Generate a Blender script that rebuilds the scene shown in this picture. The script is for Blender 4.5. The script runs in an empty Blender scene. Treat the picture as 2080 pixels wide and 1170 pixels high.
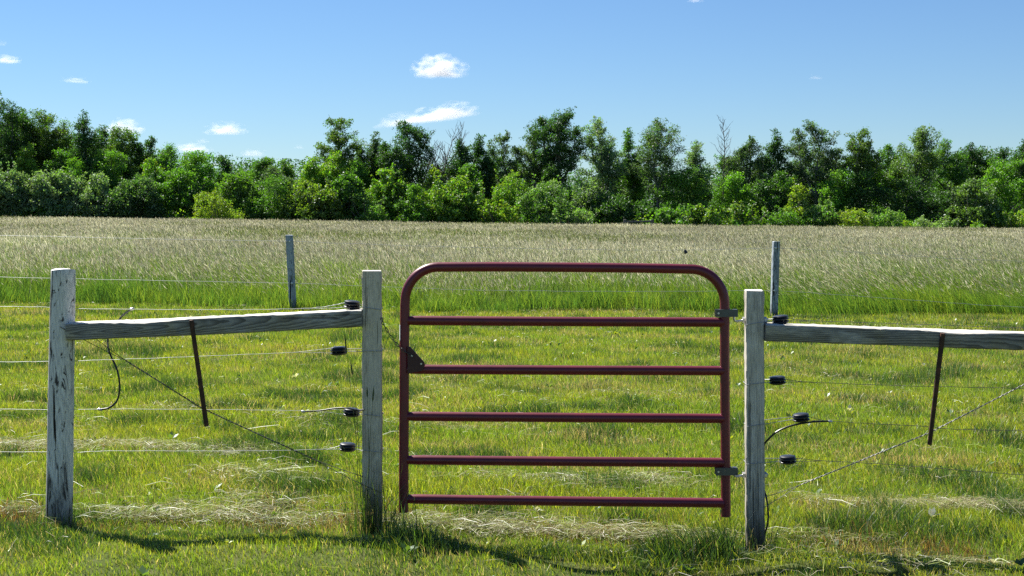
import bpy, math, random
import numpy as np
from mathutils import Vector, Matrix

random.seed(7)
scene = bpy.context.scene
col = scene.collection
F = 2080 * 50.0 / 36.0          # focal length in photograph pixels
CX, HY, EYE = 1040.0, 425.0, 1.64
YF = 7.2                        # distance of the near fence line
YB = 22.6                       # distance of the far fence line
R = math.radians


def P(px, py, Y=YF):
    return np.array(((px - CX) / F * Y, Y, EYE - (py - HY) / F * Y))


# ------------------------------------------------------------------ noise and terrain
_grids = {}


def vnoise(x, y, scale, seed):
    if seed not in _grids:
        _grids[seed] = np.random.default_rng(seed).random((256, 256))
    G = _grids[seed]
    u = np.asarray(x, float) / scale + 1000.37
    v = np.asarray(y, float) / scale + 1000.71
    i = np.floor(u).astype(int); j = np.floor(v).astype(int)
    a = u - i; b = v - j
    a = a * a * (3 - 2 * a); b = b * b * (3 - 2 * b)
    i0, i1, j0, j1 = i % 256, (i + 1) % 256, j % 256, (j + 1) % 256
    return (G[i0, j0] * (1 - a) * (1 - b) + G[i1, j0] * a * (1 - b)
            + G[i0, j1] * (1 - a) * b + G[i1, j1] * a * b)


def fbm(x, y, scale, seed):
    return (vnoise(x, y, scale, seed) * .55 + vnoise(x, y, scale * .47, seed + 1) * .3
            + vnoise(x, y, scale * .21, seed + 2) * .15)


def ground(x, y):
    x = np.asarray(x, float); y = np.asarray(y, float)
    k = np.exp(-((y - 7.0) / 5.0) ** 2)
    xc = np.clip(x, -45, 45)
    xn = np.clip(x, -5, 5)
    z = -0.012 * xc - 0.022 * xn * k - 0.012 * k
    z = z + np.exp(-((y - 6.5) / .36) ** 2) * np.clip((x + 2.1) / 1.0, 0, 1) * (.055 + .025 * np.clip((-.4 - x) / .5, 0, 1) + .055 * np.clip((x - .9) / .4, 0, 1))
    z = z - .052 * np.exp(-((y - 7.2) / .42) ** 2)
    w = np.clip(1 - np.abs(y - 14) / 16, 0, 1)
    z = z + w * (0.10 * (vnoise(x, y, 3.1, 11) - .5) + 0.05 * (vnoise(x, y, .9, 12) - .5) + 0.03 * (vnoise(x, y, .33, 13) - .5))
    return z


def g1(x, y):
    return float(ground(x, y))


# ------------------------------------------------------------------ object helpers
def tag(o, label=None, cat=None, group=None, kind=None):
    if label: o['label'] = label
    if cat: o['category'] = cat
    if group: o['group'] = group
    if kind: o['kind'] = kind
    return o


def empty(name, loc, label, cat, group=None):
    o = bpy.data.objects.new(name, None)
    col.objects.link(o)
    o.location = Vector(loc)
    o.empty_display_size = .05
    return tag(o, label, cat, group)


def root_loc(o):
    while o.parent is not None:
        o = o.parent
    return np.array(o.location)


def np_mesh(name, V, quads=None, tris=None, colr=None, mat=None, parent=None, smooth=False, loc=None):
    V = np.asarray(V, np.float32)
    if parent is not None:
        V = V - root_loc(parent).astype(np.float32)
    elif loc is not None:
        V = V - np.asarray(loc, np.float32)
    me = bpy.data.meshes.new(name)
    nq = 0 if quads is None else len(quads)
    nt = 0 if tris is None else len(tris)
    idx = []
    if nq: idx.append(np.asarray(quads, np.int32).ravel())
    if nt: idx.append(np.asarray(tris, np.int32).ravel())
    idx = np.concatenate(idx)
    me.vertices.add(len(V)); me.vertices.foreach_set('co', V.ravel())
    me.loops.add(len(idx)); me.loops.foreach_set('vertex_index', idx)
    start = np.concatenate([np.arange(nq, dtype=np.int32) * 4, nq * 4 + np.arange(nt, dtype=np.int32) * 3])
    me.polygons.add(nq + nt); me.polygons.foreach_set('loop_start', start)
    if smooth:
        me.polygons.foreach_set('use_smooth', np.ones(nq + nt, bool))
    if colr is not None:
        at = me.attributes.new('col', 'FLOAT_COLOR', 'POINT')
        c4 = np.ones((len(V), 4), np.float32); c4[:, :3] = colr
        at.data.foreach_set('color', c4.ravel())
    me.update(calc_edges=True)
    me.validate()
    if mat: me.materials.append(mat)
    o = bpy.data.objects.new(name, me)
    col.objects.link(o)
    if parent is not None: o.parent = parent
    elif loc is not None: o.location = Vector([float(q) for q in loc])
    return o


class MB:
    """collects simple shapes into one mesh"""
    def __init__(s): s.v = []; s.f = []
    def add(s, v, f):
        b = len(s.v); s.v += [tuple(float(q) for q in p) for p in v]; s.f += [tuple(b + i for i in q) for q in f]
    def tube(s, pts, r, seg=8, cap=True, closed=False):
        pts = [np.array(p, float) for p in pts]
        n = len(pts)
        rr = [r] * n if np.isscalar(r) else list(r)
        rings = []
        up = None
        for i in range(n):
            if closed: t = pts[(i + 1) % n] - pts[i - 1]
            else: t = pts[min(i + 1, n - 1)] - pts[max(i - 1, 0)]
            t = t / (np.linalg.norm(t) + 1e-12)
            if up is None:
                a = np.array((0, 0, 1.)) if abs(t[2]) < .9 else np.array((0, 1., 0))
                up = a
            u = up - t * np.dot(up, t); u /= np.linalg.norm(u) + 1e-12
            w = np.cross(t, u); up = u
            rings.append([pts[i] + rr[i] * (math.cos(k / seg * 2 * math.pi) * u + math.sin(k / seg * 2 * math.pi) * w) for k in range(seg)])
        v = [p for q in rings for p in q]; f = []
        for i in range(n if closed else n - 1):
            j = (i + 1) % n
            for k in range(seg):
                k2 = (k + 1) % seg
                f.append((i * seg + k, i * seg + k2, j * seg + k2, j * seg + k))
        if cap and not closed:
            f.append(tuple(range(seg - 1, -1, -1)))
            f.append(tuple((n - 1) * seg + k for k in range(seg)))
        s.add(v, f)
    def loft(s, rings, cap=True):
        m = len(rings[0]); v = [p for q in rings for p in q]; f = []
        for i in range(len(rings) - 1):
            for k in range(m):
                k2 = (k + 1) % m
                f.append((i * m + k, i * m + k2, (i + 1) * m + k2, (i + 1) * m + k))
        if cap:
            f.append(tuple(range(m - 1, -1, -1))); f.append(tuple((len(rings) - 1) * m + k for k in range(m)))
        s.add(v, f)
    def box(s, a, b):
        (x0, y0, z0), (x1, y1, z1) = a, b
        s.add([(x0, y0, z0), (x1, y0, z0), (x1, y1, z0), (x0, y1, z0), (x0, y0, z1), (x1, y0, z1), (x1, y1, z1), (x0, y1, z1)],
              [(0, 3, 2, 1), (4, 5, 6, 7), (0, 1, 5, 4), (1, 2, 6, 5), (2, 3, 7, 6), (3, 0, 4, 7)])
    def lathe(s, c, prof, seg=20):
        c = np.array(c)
        s.loft([[c + np.array((r * math.cos(k / seg * 6.28318), r * math.sin(k / seg * 6.28318), z)) for k in range(seg)] for r, z in prof])
    def prism(s, poly, y0, y1):
        n = len(poly)
        v = [(p[0], y0, p[2]) for p in poly] + [(p[0], y1, p[2]) for p in poly]
        f = [tuple(range(n)), tuple(range(2 * n - 1, n - 1, -1))] + [(i, i + n, (i + 1) % n + n, (i + 1) % n) for i in range(n)]
        s.add(v, f)
    def build(s, name, mat, parent=None, smooth=True, angle=40, loc=None):
        base = root_loc(parent) if parent is not None else (np.array(loc, float) if loc is not None else np.zeros(3))
        me = bpy.data.meshes.new(name)
        me.from_pydata([tuple(np.array(p) - base) for p in s.v], [], s.f)
        me.update()
        if smooth:
            me.polygons.foreach_set('use_smooth', np.ones(len(me.polygons), bool))
            try: me.set_sharp_from_angle(angle=R(angle))
            except Exception: pass
        me.materials.append(mat)
        o = bpy.data.objects.new(name, me); col.objects.link(o)
        if parent is not None: o.parent = parent
        elif loc is not None: o.location = Vector([float(q) for q in loc])
        return o


def spline(pts, n=10):
    """Catmull-Rom through points"""
    pts = [np.array(p, float) for p in pts]
    q = [2 * pts[0] - pts[1]] + pts + [2 * pts[-1] - pts[-2]]
    out = []
    for i in range(1, len(q) - 2):
        for k in range(n):
            t = k / n
            out.append(.5 * ((2 * q[i]) + (-q[i - 1] + q[i + 1]) * t + (2 * q[i - 1] - 5 * q[i] + 4 * q[i + 1] - q[i + 2]) * t * t
                             + (-q[i - 1] + 3 * q[i] - 3 * q[i + 1] + q[i + 2]) * t ** 3))
    out.append(pts[-1])
    return out


# ------------------------------------------------------------------ materials
def new_mat(name):
    m = bpy.data.materials.new(name); m.use_nodes = True
    nt = m.node_tree; nt.nodes.clear()
    return m, nt, nt.nodes, nt.links


def leafy(name, trans=.45, gloss=.05, rough=.45, warm=(1.25, 1.15, .55)):
    m, nt, N, L = new_mat(name)
    a = N.new('ShaderNodeAttribute'); a.attribute_name = 'col'
    d = N.new('ShaderNodeBsdfDiffuse'); t = N.new('ShaderNodeBsdfTranslucent'); g = N.new('ShaderNodeBsdfGlossy')
    mul = N.new('ShaderNodeMix'); mul.data_type = 'RGBA'; mul.blend_type = 'MULTIPLY'; mul.inputs[0].default_value = 1
    mul.inputs[7].default_value = (*warm, 1)
    L.new(a.outputs['Color'], d.inputs['Color']); L.new(a.outputs['Color'], mul.inputs[6]); L.new(mul.outputs[2], t.inputs['Color'])
    g.inputs['Roughness'].default_value = rough
    g.inputs['Color'].default_value = (.9, .95, 1, 1)
    m1 = N.new('ShaderNodeMixShader'); m1.inputs[0].default_value = trans
    m2 = N.new('ShaderNodeMixShader'); m2.inputs[0].default_value = gloss
    o = N.new('ShaderNodeOutputMaterial')
    L.new(d.outputs[0], m1.inputs[1]); L.new(t.outputs[0], m1.inputs[2]); L.new(m1.outputs[0], m2.inputs[1]); L.new(g.outputs[0], m2.inputs[2])
    L.new(m2.outputs[0], o.inputs['Surface'])
    return m


def principled(name, base, rough=.5, metal=0, spec=.5, noise=None, bump=0, bscale=40):
    m, nt, N, L = new_mat(name)
    b = N.new('ShaderNodeBsdfPrincipled'); o = N.new('ShaderNodeOutputMaterial'); L.new(b.outputs[0], o.inputs['Surface'])
    b.inputs['Base Color'].default_value = (*base, 1); b.inputs['Roughness'].default_value = rough
    b.inputs['Metallic'].default_value = metal; b.inputs['Specular IOR Level'].default_value = spec
    if noise:
        c2, scale, lo, hi = noise
        tc = N.new('ShaderNodeTexCoord'); n = N.new('ShaderNodeTexNoise'); n.inputs['Scale'].default_value = scale; n.inputs['Detail'].default_value = 8
        rp = N.new('ShaderNodeValToRGB'); rp.color_ramp.elements[0].position = lo; rp.color_ramp.elements[1].position = hi
        rp.color_ramp.elements[0].color = (*base, 1); rp.color_ramp.elements[1].color = (*c2, 1)
        L.new(tc.outputs['Object'], n.inputs['Vector']); L.new(n.outputs['Fac'], rp.inputs['Fac']); L.new(rp.outputs[0], b.inputs['Base Color'])
    if bump:
        tc = N.new('ShaderNodeTexCoord'); n = N.new('ShaderNodeTexNoise'); n.inputs['Scale'].default_value = bscale; n.inputs['Detail'].default_value = 6
        bp = N.new('ShaderNodeBump'); bp.inputs['Strength'].default_value = bump; bp.inputs['Distance'].default_value = .003
        L.new(tc.outputs['Object'], n.inputs['Vector']); L.new(n.outputs['Fac'], bp.inputs['Height']); L.new(bp.outputs[0], b.inputs['Normal'])
    return m


def wood(name, pale, mid, dark, axis='Z', off=(0, 0, 0), paint=.5, grain=1.0, stain=None, crack=1.0, tilt=.07, ringscale=26, flake=.8, dist=5.0, paint_toplight=True):
    """weathered, partly painted timber: ring grain along an axis, peeling patches, drying cracks, soil stain at the foot"""
    m, nt, N, L = new_mat(name)
    b = N.new('ShaderNodeBsdfPrincipled'); o = N.new('ShaderNodeOutputMaterial'); L.new(b.outputs[0], o.inputs['Surface'])
    b.inputs['Roughness'].default_value = .8; b.inputs['Specular IOR Level'].default_value = .25
    tc = N.new('ShaderNodeTexCoord')
    along = {'X': (.12, 1, 1), 'Z': (1, 1, .12)}[axis]

    def noise(scale, vec, detail=6, rough=.6, offv=(0, 0, 0), dist=0):
        mp = N.new('ShaderNodeMapping'); mp.inputs['Scale'].default_value = vec
        mp.inputs['Location'].default_value = tuple(a + c for a, c in zip(off, offv))
        n = N.new('ShaderNodeTexNoise'); n.inputs['Scale'].default_value = scale; n.inputs['Detail'].default_value = detail
        n.inputs['Roughness'].default_value = rough; n.inputs['Distortion'].default_value = dist
        L.new(tc.outputs['Object'], mp.inputs['Vector']); L.new(mp.outputs[0], n.inputs['Vector'])
        return n.outputs['Fac']

    def ramp(src, p0, p1, c0=(0, 0, 0), c1=(1, 1, 1)):
        r = N.new('ShaderNodeValToRGB'); e = r.color_ramp.elements
        e[0].position = p0; e[1].position = p1; e[0].color = (*c0, 1); e[1].color = (*c1, 1)
        L.new(src, r.inputs[0]); return r.outputs[0]

    def mixc(fac, a, c):
        x = N.new('ShaderNodeMix'); x.data_type = 'RGBA'
        if isinstance(fac, float): x.inputs[0].default_value = fac
        else: L.new(fac, x.inputs[0])
        for s, val in ((6, a), (7, c)):
            if isinstance(val, tuple): x.inputs[s].default_value = (*val, 1)
            else: L.new(val, x.inputs[s])
        return x.outputs[2]

    def math_(op, a, c):
        x = N.new('ShaderNodeMath'); x.operation = op
        for s, val in ((0, a), (1, c)):
            if isinstance(val, (int, float)): x.inputs[s].default_value = val
            else: L.new(val, x.inputs[s])
        return x.outputs[0]
    # ring grain (tilted heart gives arched figure), bent by a large noise so that it swirls round knots
    mp = N.new('ShaderNodeMapping')
    mp.inputs['Rotation'].default_value = (tilt * .6, tilt, tilt) if axis == 'X' else (tilt, tilt * .7, 0)
    mp.inputs['Location'].default_value = tuple(a * .05 + c for a, c in zip(off, (.0, .045, .012)))
    wv = N.new('ShaderNodeTexWave'); wv.wave_type = 'RINGS'; wv.rings_direction = axis; wv.wave_profile = 'SAW'
    wv.inputs['Scale'].default_value = ringscale; wv.inputs['Distortion'].default_value = dist; wv.inputs['Detail'].default_value = 3
    wv.inputs['Detail Scale'].default_value = .22; wv.inputs['Detail Roughness'].default_value = .55
    L.new(tc.outputs['Object'], mp.inputs['Vector']); L.new(mp.outputs[0], wv.inputs['Vector'])
    rings = ramp(wv.outputs['Fac'], .25, .85)
    patch = ramp(noise(9, along, 9, .68, (3, 1, 2), .6), .5 - paint * .18, .62 - paint * .18)
    fine = noise(150, along, 4, .6)
    base = mixc(math_('MULTIPLY', rings, grain), mid, dark)
    painted = mixc(math_('MULTIPLY', rings, .25), pale, mid)
    c = mixc(patch, base, painted)
    c = mixc(ramp(fine, .35, .75, (0, 0, 0), (.45, .45, .45)), c, tuple(q * .45 for q in dark))
    flk = ramp(noise(27, {'X': (.2, 1, 1), 'Z': (1, 1, .30)}[axis], 8, .66, (2, 9, 4), 1.3), .56, .60)
    c = mixc(math_('MULTIPLY', flk, flake), c, tuple(q * .8 for q in dark))
    # drying cracks
    ck = {'X': (.03, 1, 1), 'Z': (1, 1, .03)}[axis]
    crk = ramp(noise(42, ck, 3, .5, (7, 3, 1)), .625, .655)
    c = mixc(math_('MULTIPLY', crk, crack), c, (.012, .011, .010))
    if paint_toplight:  # up-facing wood coloured paler, standing in for sunlight on the tops
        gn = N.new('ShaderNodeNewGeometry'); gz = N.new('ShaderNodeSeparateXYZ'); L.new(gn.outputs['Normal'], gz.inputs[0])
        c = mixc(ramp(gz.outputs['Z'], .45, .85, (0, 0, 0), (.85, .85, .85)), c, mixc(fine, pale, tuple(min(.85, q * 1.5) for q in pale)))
    if stain:
        sx = N.new('ShaderNodeSeparateXYZ'); L.new(tc.outputs['Object'], sx.inputs[0])
        h = math_('ADD', sx.outputs['Z'], math_('MULTIPLY', noise(14, (1, 1, .5), 5, .6, (1, 8, 3)), .16))
        s = ramp(math_('MULTIPLY', h, 1.0 / stain), .25, 1.0, (.85, .85, .85), (0, 0, 0))
        c = mixc(s, c, (.022, .018, .012))
    L.new(c, b.inputs['Base Color'])
    bp = N.new('ShaderNodeBump'); bp.inputs['Strength'].default_value = .7; bp.inputs['Distance'].default_value = .003
    hh = math_('SUBTRACT', math_('ADD', math_('MULTIPLY', fine, .5), math_('MULTIPLY', patch, .3)), math_('MULTIPLY', crk, 1.4))
    L.new(hh, bp.inputs['Height']); L.new(bp.outputs[0], b.inputs['Normal'])
    return m


M_grass = leafy('grass_blades', .5, .05, .42)
M_meadow = leafy('meadow_stalks', .58, .03, .5, (1.08, 1.05, .85))
M_leaf = leafy('tree_leaves', .5, .035, .5, (1.1, 1.4, .4))
M_hay = leafy('cut_hay', .25, .05, .45, (1.1, 1, .7))
M_bark = principled('bark', (.075, .062, .05), .9, noise=((.16, .145, .125), 6, .35, .7), bump=.6, bscale=14)
M_palebark = principled('pale_bark', (.20, .18, .155), .9, noise=((.34, .32, .28), 5, .35, .7), bump=.5, bscale=14)
M_deadwood = principled('dead_wood', (.11, .09, .075), .9, noise=((.2, .175, .15), 5, .4, .7))
M_postround = wood('painted_round_post', (.82, .80, .76), (.38, .37, .345), (.075, .07, .064), 'Z', (0, 0, 0), .75, 1, .34, 1, .10, 24, 1.0)
M_postgate = wood('grey_square_post', (.68, .61, .49), (.50, .445, .345), (.26, .21, .145), 'Z', (4, 2, 9), .5, .7, .40, .45, .06, 26, .22, 3.5)
M_posthinge = wood('grey_hinge_post', (.68, .63, .55), (.40, .365, .31), (.18, .155, .12), 'Z', (9, 5, 2), .35, .9, .44, .6, .06, 28, .25, 3.5)
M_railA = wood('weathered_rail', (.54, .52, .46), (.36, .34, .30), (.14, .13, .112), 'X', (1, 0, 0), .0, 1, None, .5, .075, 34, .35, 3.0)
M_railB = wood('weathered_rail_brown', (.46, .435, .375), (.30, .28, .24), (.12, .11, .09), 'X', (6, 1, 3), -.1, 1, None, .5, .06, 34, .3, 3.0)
M_farpost = wood('blue_grey_post', (.42, .48, .54), (.30, .34, .39), (.11, .12, .14), 'Z', (2, 7, 4), .6, .8, .3, 1, .08, 20)
M_red = principled('maroon_paint', (.15, .008, .022), .40, 0, .55, noise=((.10, .007, .014), 9, .4, .72), bump=.10, bscale=60)
_nt = M_red.node_tree; _N, _L = _nt.nodes, _nt.links
_b = [q for q in _N if q.type == 'BSDF_PRINCIPLED'][0]; _src = _b.inputs['Base Color'].links[0].from_socket
_tc = _N.new('ShaderNodeTexCoord'); _n = _N.new('ShaderNodeTexNoise'); _n.inputs['Scale'].default_value = 48; _n.inputs['Detail'].default_value = 7; _n.inputs['Roughness'].default_value = .7
_r = _N.new('ShaderNodeValToRGB'); _r.color_ramp.elements[0].position = .71; _r.color_ramp.elements[1].position = .75
_mx = _N.new('ShaderNodeMix'); _mx.data_type = 'RGBA'; _mx.inputs[7].default_value = (.16, .085, .06, 1)
_L.new(_tc.outputs['Object'], _n.inputs['Vector']); _L.new(_n.outputs['Fac'], _r.inputs[0]); _L.new(_r.outputs[0], _mx.inputs[0]); _L.new(_src, _mx.inputs[6]); _L.new(_mx.outputs[2], _b.inputs['Base Color'])
M_strap = principled('grey_steel', (.10, .105, .105), .45, .6, .5, noise=((.09, .085, .08), 30, .5, .7))
M_bolt = principled('zinc_bolt', (.55, .54, .52), .38, .9)
M_wire = principled('galvanised_wire', (.33, .34, .35), .5, .3, .4)
M_darkwire = principled('dull_wire', (.075, .072, .068), .55, .3, .5)
M_midwire = principled('grey_wire', (.21, .205, .195), .55, .3, .4)
M_black = principled('black_plastic', (.012, .012, .014), .38, 0, .5)
M_cable = principled('black_cable', (.014, .014, .014), .4, 0, .5)
M_rust = principled('rusty_pipe', (.055, .032, .022), .75, .2, .3, noise=((.13, .06, .035), 26, .48, .7), bump=.3, bscale=70)
M_sticker = principled('white_sticker', (.72, .73, .74), .5)
M_chain = principled('dull_chain', (.10, .095, .09), .45, .8)

# ------------------------------------------------------------------ camera, sun, sky
cam = bpy.data.cameras.new('camera'); co = bpy.data.objects.new('camera', cam); col.objects.link(co)
cam.lens = 50; cam.sensor_width = 36; cam.sensor_fit = 'HORIZONTAL'
cam.shift_y = (HY - 585.0) / 2080.0
co.location = (0, 0, EYE); co.rotation_euler = (R(90), 0, 0)
cam.clip_end = 9000; cam.clip_start = .05
scene.camera = co

sunv = Vector((-.70, .78, 1.22)).normalized()      # towards the sun
sl = bpy.data.lights.new('sun', 'SUN'); so = bpy.data.objects.new('sun', sl); col.objects.link(so)
sl.energy = 5.0; sl.angle = R(.5); sl.color = (1, .96, .88)
so.rotation_euler = sunv.to_track_quat('Z', 'Y').to_euler()
so.location = (-20, 20, 40)
w = bpy.data.worlds.new('World'); scene.world = w; w.use_nodes = True
nt = w.node_tree; nt.nodes.clear()
sky = nt.nodes.new('ShaderNodeTexSky'); sky.sky_type = 'NISHITA'; sky.sun_disc = False
sky.sun_elevation = math.asin(sunv.z); sky.sun_rotation = math.atan2(sunv.x, sunv.y)
sky.altitude = 200; sky.air_density = 1.0; sky.dust_density = 0.0; sky.ozone_density = 3.5
bg = nt.nodes.new('ShaderNodeBackground'); bg.inputs[1].default_value = .05
wo = nt.nodes.new('ShaderNodeOutputWorld')
tint = nt.nodes.new('ShaderNodeMix'); tint.data_type = 'RGBA'; tint.blend_type = 'MULTIPLY'; tint.inputs[0].default_value = 1
tint.inputs[7].default_value = (.62, .785, .985, 1)
nt.links.new(sky.outputs[0], tint.inputs[6]); nt.links.new(tint.outputs[2], bg.inputs[0]); nt.links.new(bg.outputs[0], wo.inputs['Surface'])
scene.view_settings.view_transform = 'Standard'; scene.view_settings.look = 'None'
scene.view_settings.exposure = 1.2; scene.view_settings.gamma = 1
cy = scene.cycles
cy.use_denoising = False
cy.max_bounces = 24; cy.diffuse_bounces = 4; cy.transmission_bounces = 6; cy.glossy_bounces = 3; cy.volume_bounces = 24
cy.transparent_max_bounces = 8; cy.volume_step_rate = .25; cy.volume_max_steps = 256
cy.caustics_reflective = False; cy.caustics_refractive = False

# ------------------------------------------------------------------ ground
def ground_sheet():
    xs = np.unique(np.concatenate([np.arange(-9, 9.01, .12), np.linspace(-60, 60, 61), np.array([-900, -500, -250, -120, 120, 250, 500, 900.])]))
    ys = np.unique(np.concatenate([np.arange(4.5, 26, .12), np.linspace(-60, 4.4, 24), np.linspace(26.5, 140, 60), np.array([200, 400, 900, 2000.])]))
    X, Y = np.meshgrid(xs, ys, indexing='ij')
    Z = ground(X, Y)
    V = np.stack([X, Y, Z], -1).reshape(-1, 3)
    nx, ny = len(xs), len(ys)
    i, j = np.meshgrid(np.arange(nx - 1), np.arange(ny - 1), indexing='ij')
    a = (i * ny + j).ravel()
    q = np.stack([a, a + ny, a + ny + 1, a + 1], -1)
    m, nt, N, L = new_mat('turf_soil')
    b = N.new('ShaderNodeBsdfPrincipled'); o = N.new('ShaderNodeOutputMaterial'); L.new(b.outputs[0], o.inputs['Surface'])
    b.inputs['Roughness'].default_value = 1; b.inputs['Specular IOR Level'].default_value = .1
    tc = N.new('ShaderNodeTexCoord'); n = N.new('ShaderNodeTexNoise'); n.inputs['Scale'].default_value = 3; n.inputs['Detail'].default_value = 10
    n.inputs['Roughness'].default_value = .7
    r = N.new('ShaderNodeValToRGB'); e = r.color_ramp.elements
    e[0].position = .3; e[0].color = (.045, .055, .016, 1); e[1].position = .75; e[1].color = (.13, .12, .055, 1)
    k = e.new(.5); k.color = (.075, .095, .022, 1)
    L.new(tc.outputs['Object'], n.inputs['Vector']); L.new(n.outputs['Fac'], r.inputs[0]); L.new(r.outputs[0], b.inputs['Base Color'])
    return tag(np_mesh('ground', V, quads=q, mat=m, smooth=True), kind='structure')


ground_sheet()

# ------------------------------------------------------------------ grass
def blades(pos, h, wd, lean, rng, seg2=True, bend=.35):
    """pos Nx3, h heights, wd widths, lean Nx2 horizontal tip shift; returns verts, quads, tris (5 or 3 verts a blade)"""
    n = len(pos)
    a = rng.random(n) * np.pi
    d = np.stack([np.cos(a), np.sin(a), np.zeros(n)], -1) * (wd * .5)[:, None]
    l3 = np.concatenate([lean, np.zeros((n, 1))], 1)
    up = np.zeros((n, 3)); up[:, 2] = h
    tip = pos + up + l3
    if not seg2:
        V = np.stack([pos - d, pos + d, tip], 1).reshape(-1, 3)
        t = np.arange(n * 3).reshape(-1, 3)
        return V, None, t, 3
    mid = pos + up * .58 + l3 * bend
    V = np.stack([pos - d, pos + d, mid + d * .75, mid - d * .75, tip], 1).reshape(-1, 3)
    b = np.arange(n)[:, None] * 5
    return V, b + np.array([[0, 1, 2, 3]]), b + np.array([[3, 2, 4]]), 5


def scatter(y0, y1, dens, margin, rng, hw=.362):
    """random points in the viewed wedge; dens(y) per square metre"""
    ys = np.linspace(y0, y1, 400)
    lam = dens(ys) * 2 * (hw * ys + margin)
    cdf = np.concatenate([[0], np.cumsum((lam[1:] + lam[:-1]) / 2 * np.diff(ys))])
    n = int(cdf[-1])
    y = np.interp(rng.random(n) * cdf[-1], cdf, ys)
    x = (rng.random(n) * 2 - 1) * (hw * y + margin)
    return x, y


PAL = {k: np.array(v) for k, v in dict(
    yellow=(.27, .32, .030), lime=(.175, .275, .024), mid=(.095, .175, .020), deep=(.045, .10, .02), blue=(.06, .125, .045),
    tan=(.36, .31, .17), straw=(.50, .46, .30), brown=(.17, .11, .05)).items()}


def gauss(x, c, s): return np.exp(-((x - c) / s) ** 2)


def px_to_x(px, Y): return (px - CX) / F * Y


def lawn(name, y0, y1, dens, seed, seg2):
    rng = np.random.default_rng(seed)
    x, y = scatter(y0, y1, dens, 2.0, rng)
    n = len(x)
    big = fbm(x, y, 1.6, 20); patch = fbm(x, y, .5, 30); clump = vnoise(x, y, .16, 40); dry = fbm(x, y * 2.2, 1.1, 50)
    deepn = vnoise(x, y, .38, 60)
    # drop blades on thin spots
    keep = rng.random(n) < np.clip(.45 + 1.2 * clump, 0, 1)
    x, y, big, patch, clump, dry, deepn = [q[keep] for q in (x, y, big, patch, clump, dry, deepn)]; n = len(x)
    fence = gauss(y, 6.66 + .05 * np.sin(x * 5), .16) * np.where((x > -1.0) & (x < 1.05), 1.15, .12) * np.clip(vnoise(x, y, .3, 70) * 1.8 - .25, .15, 1.2)
    h = (.022 + .040 * patch + .022 * clump) * (.65 + .7 * rng.random(n))
    h *= 1 - .45 * gauss(y, 7.15, .22)
    h *= 1 + .9 * np.clip(deepn - .68, 0, 1) * 3
    h *= 1 + 1.3 * fence
    h *= 1 - .48 * np.clip((7.15 - y) / .25, 0, 1) * (1 - np.clip(fence * 1.3, 0, 1))
    scale_w = np.clip(y / 9.0, 1, 3)
    wd = (.0022 + .0023 * rng.random(n)) * scale_w
    ang = rng.random(n) * 2 * np.pi
    lr = h * (.15 + .75 * rng.random(n) ** 1.5)
    lean = np.stack([np.cos(ang) * lr - h * .12, np.sin(ang) * lr], -1)
    u = rng.random(n)
    # species and state, plus shade painted into the strip under the gate
    c = np.where((u < np.clip(.26 + 1.1 * (big - .38) + .28 * np.sin(y * 4.1 + .8 * np.sin(x * .7)), .08, .88))[:, None], PAL['yellow'], PAL['lime'])
    c = np.where((rng.random(n) < np.clip(.22 + 1.2 * (deepn - .5), .04, .8))[:, None], PAL['mid'], c)
    c = np.where((rng.random(n) < np.clip((deepn - .57) * 2.6, 0, .75))[:, None], PAL['deep'], c)
    c = np.where((rng.random(n) < np.clip(fence * 1.5, 0, .93))[:, None], np.where(rng.random((n, 1)) < .8, PAL['deep'], PAL['mid']), c)  # unmown strip under the gate coloured darker in place of its shade
    c = np.where((rng.random(n) < np.clip(.06 + 1.7 * (dry - .55), .03, .5))[:, None], PAL['tan'], c)
    c = np.where((rng.random(n) < .025)[:, None], PAL['straw'], c)
    bare = gauss(y, 7.35, .28) * np.clip(vnoise(x, y, .35, 90) * 2 - .7, 0, 1)
    c = np.where((rng.random(n) < bare * .55)[:, None], PAL['brown'] * 1.25, c)
    c = c * (.55 + 1.0 * rng.random((n, 1)) ** 1.3) * (1 + .2 * (rng.random((n, 3)) - .5)) * 1.16
    z = ground(x, y) - .004
    V, q, t, k = blades(np.stack([x, y, z], -1), h, wd, lean, rng, seg2)
    return tag(np_mesh(name, V, q, t, np.repeat(c, k, 0), M_grass), 'short mown grass of the lawn around the gate and fence, yellow green with dark tufts',
               'grass', kind='stuff')


def lawn_density(y): return 11200 * np.clip(8.2 / y, 0, 1) ** 1.75


lawn('mown_grass', 5.3, 12.5, lawn_density, 101, True)
tag(lawn('mown_grass_beyond', 12.5, 24.8, lawn_density, 102, False), 'short mown grass running from behind the gate to the far wire fence')


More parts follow.
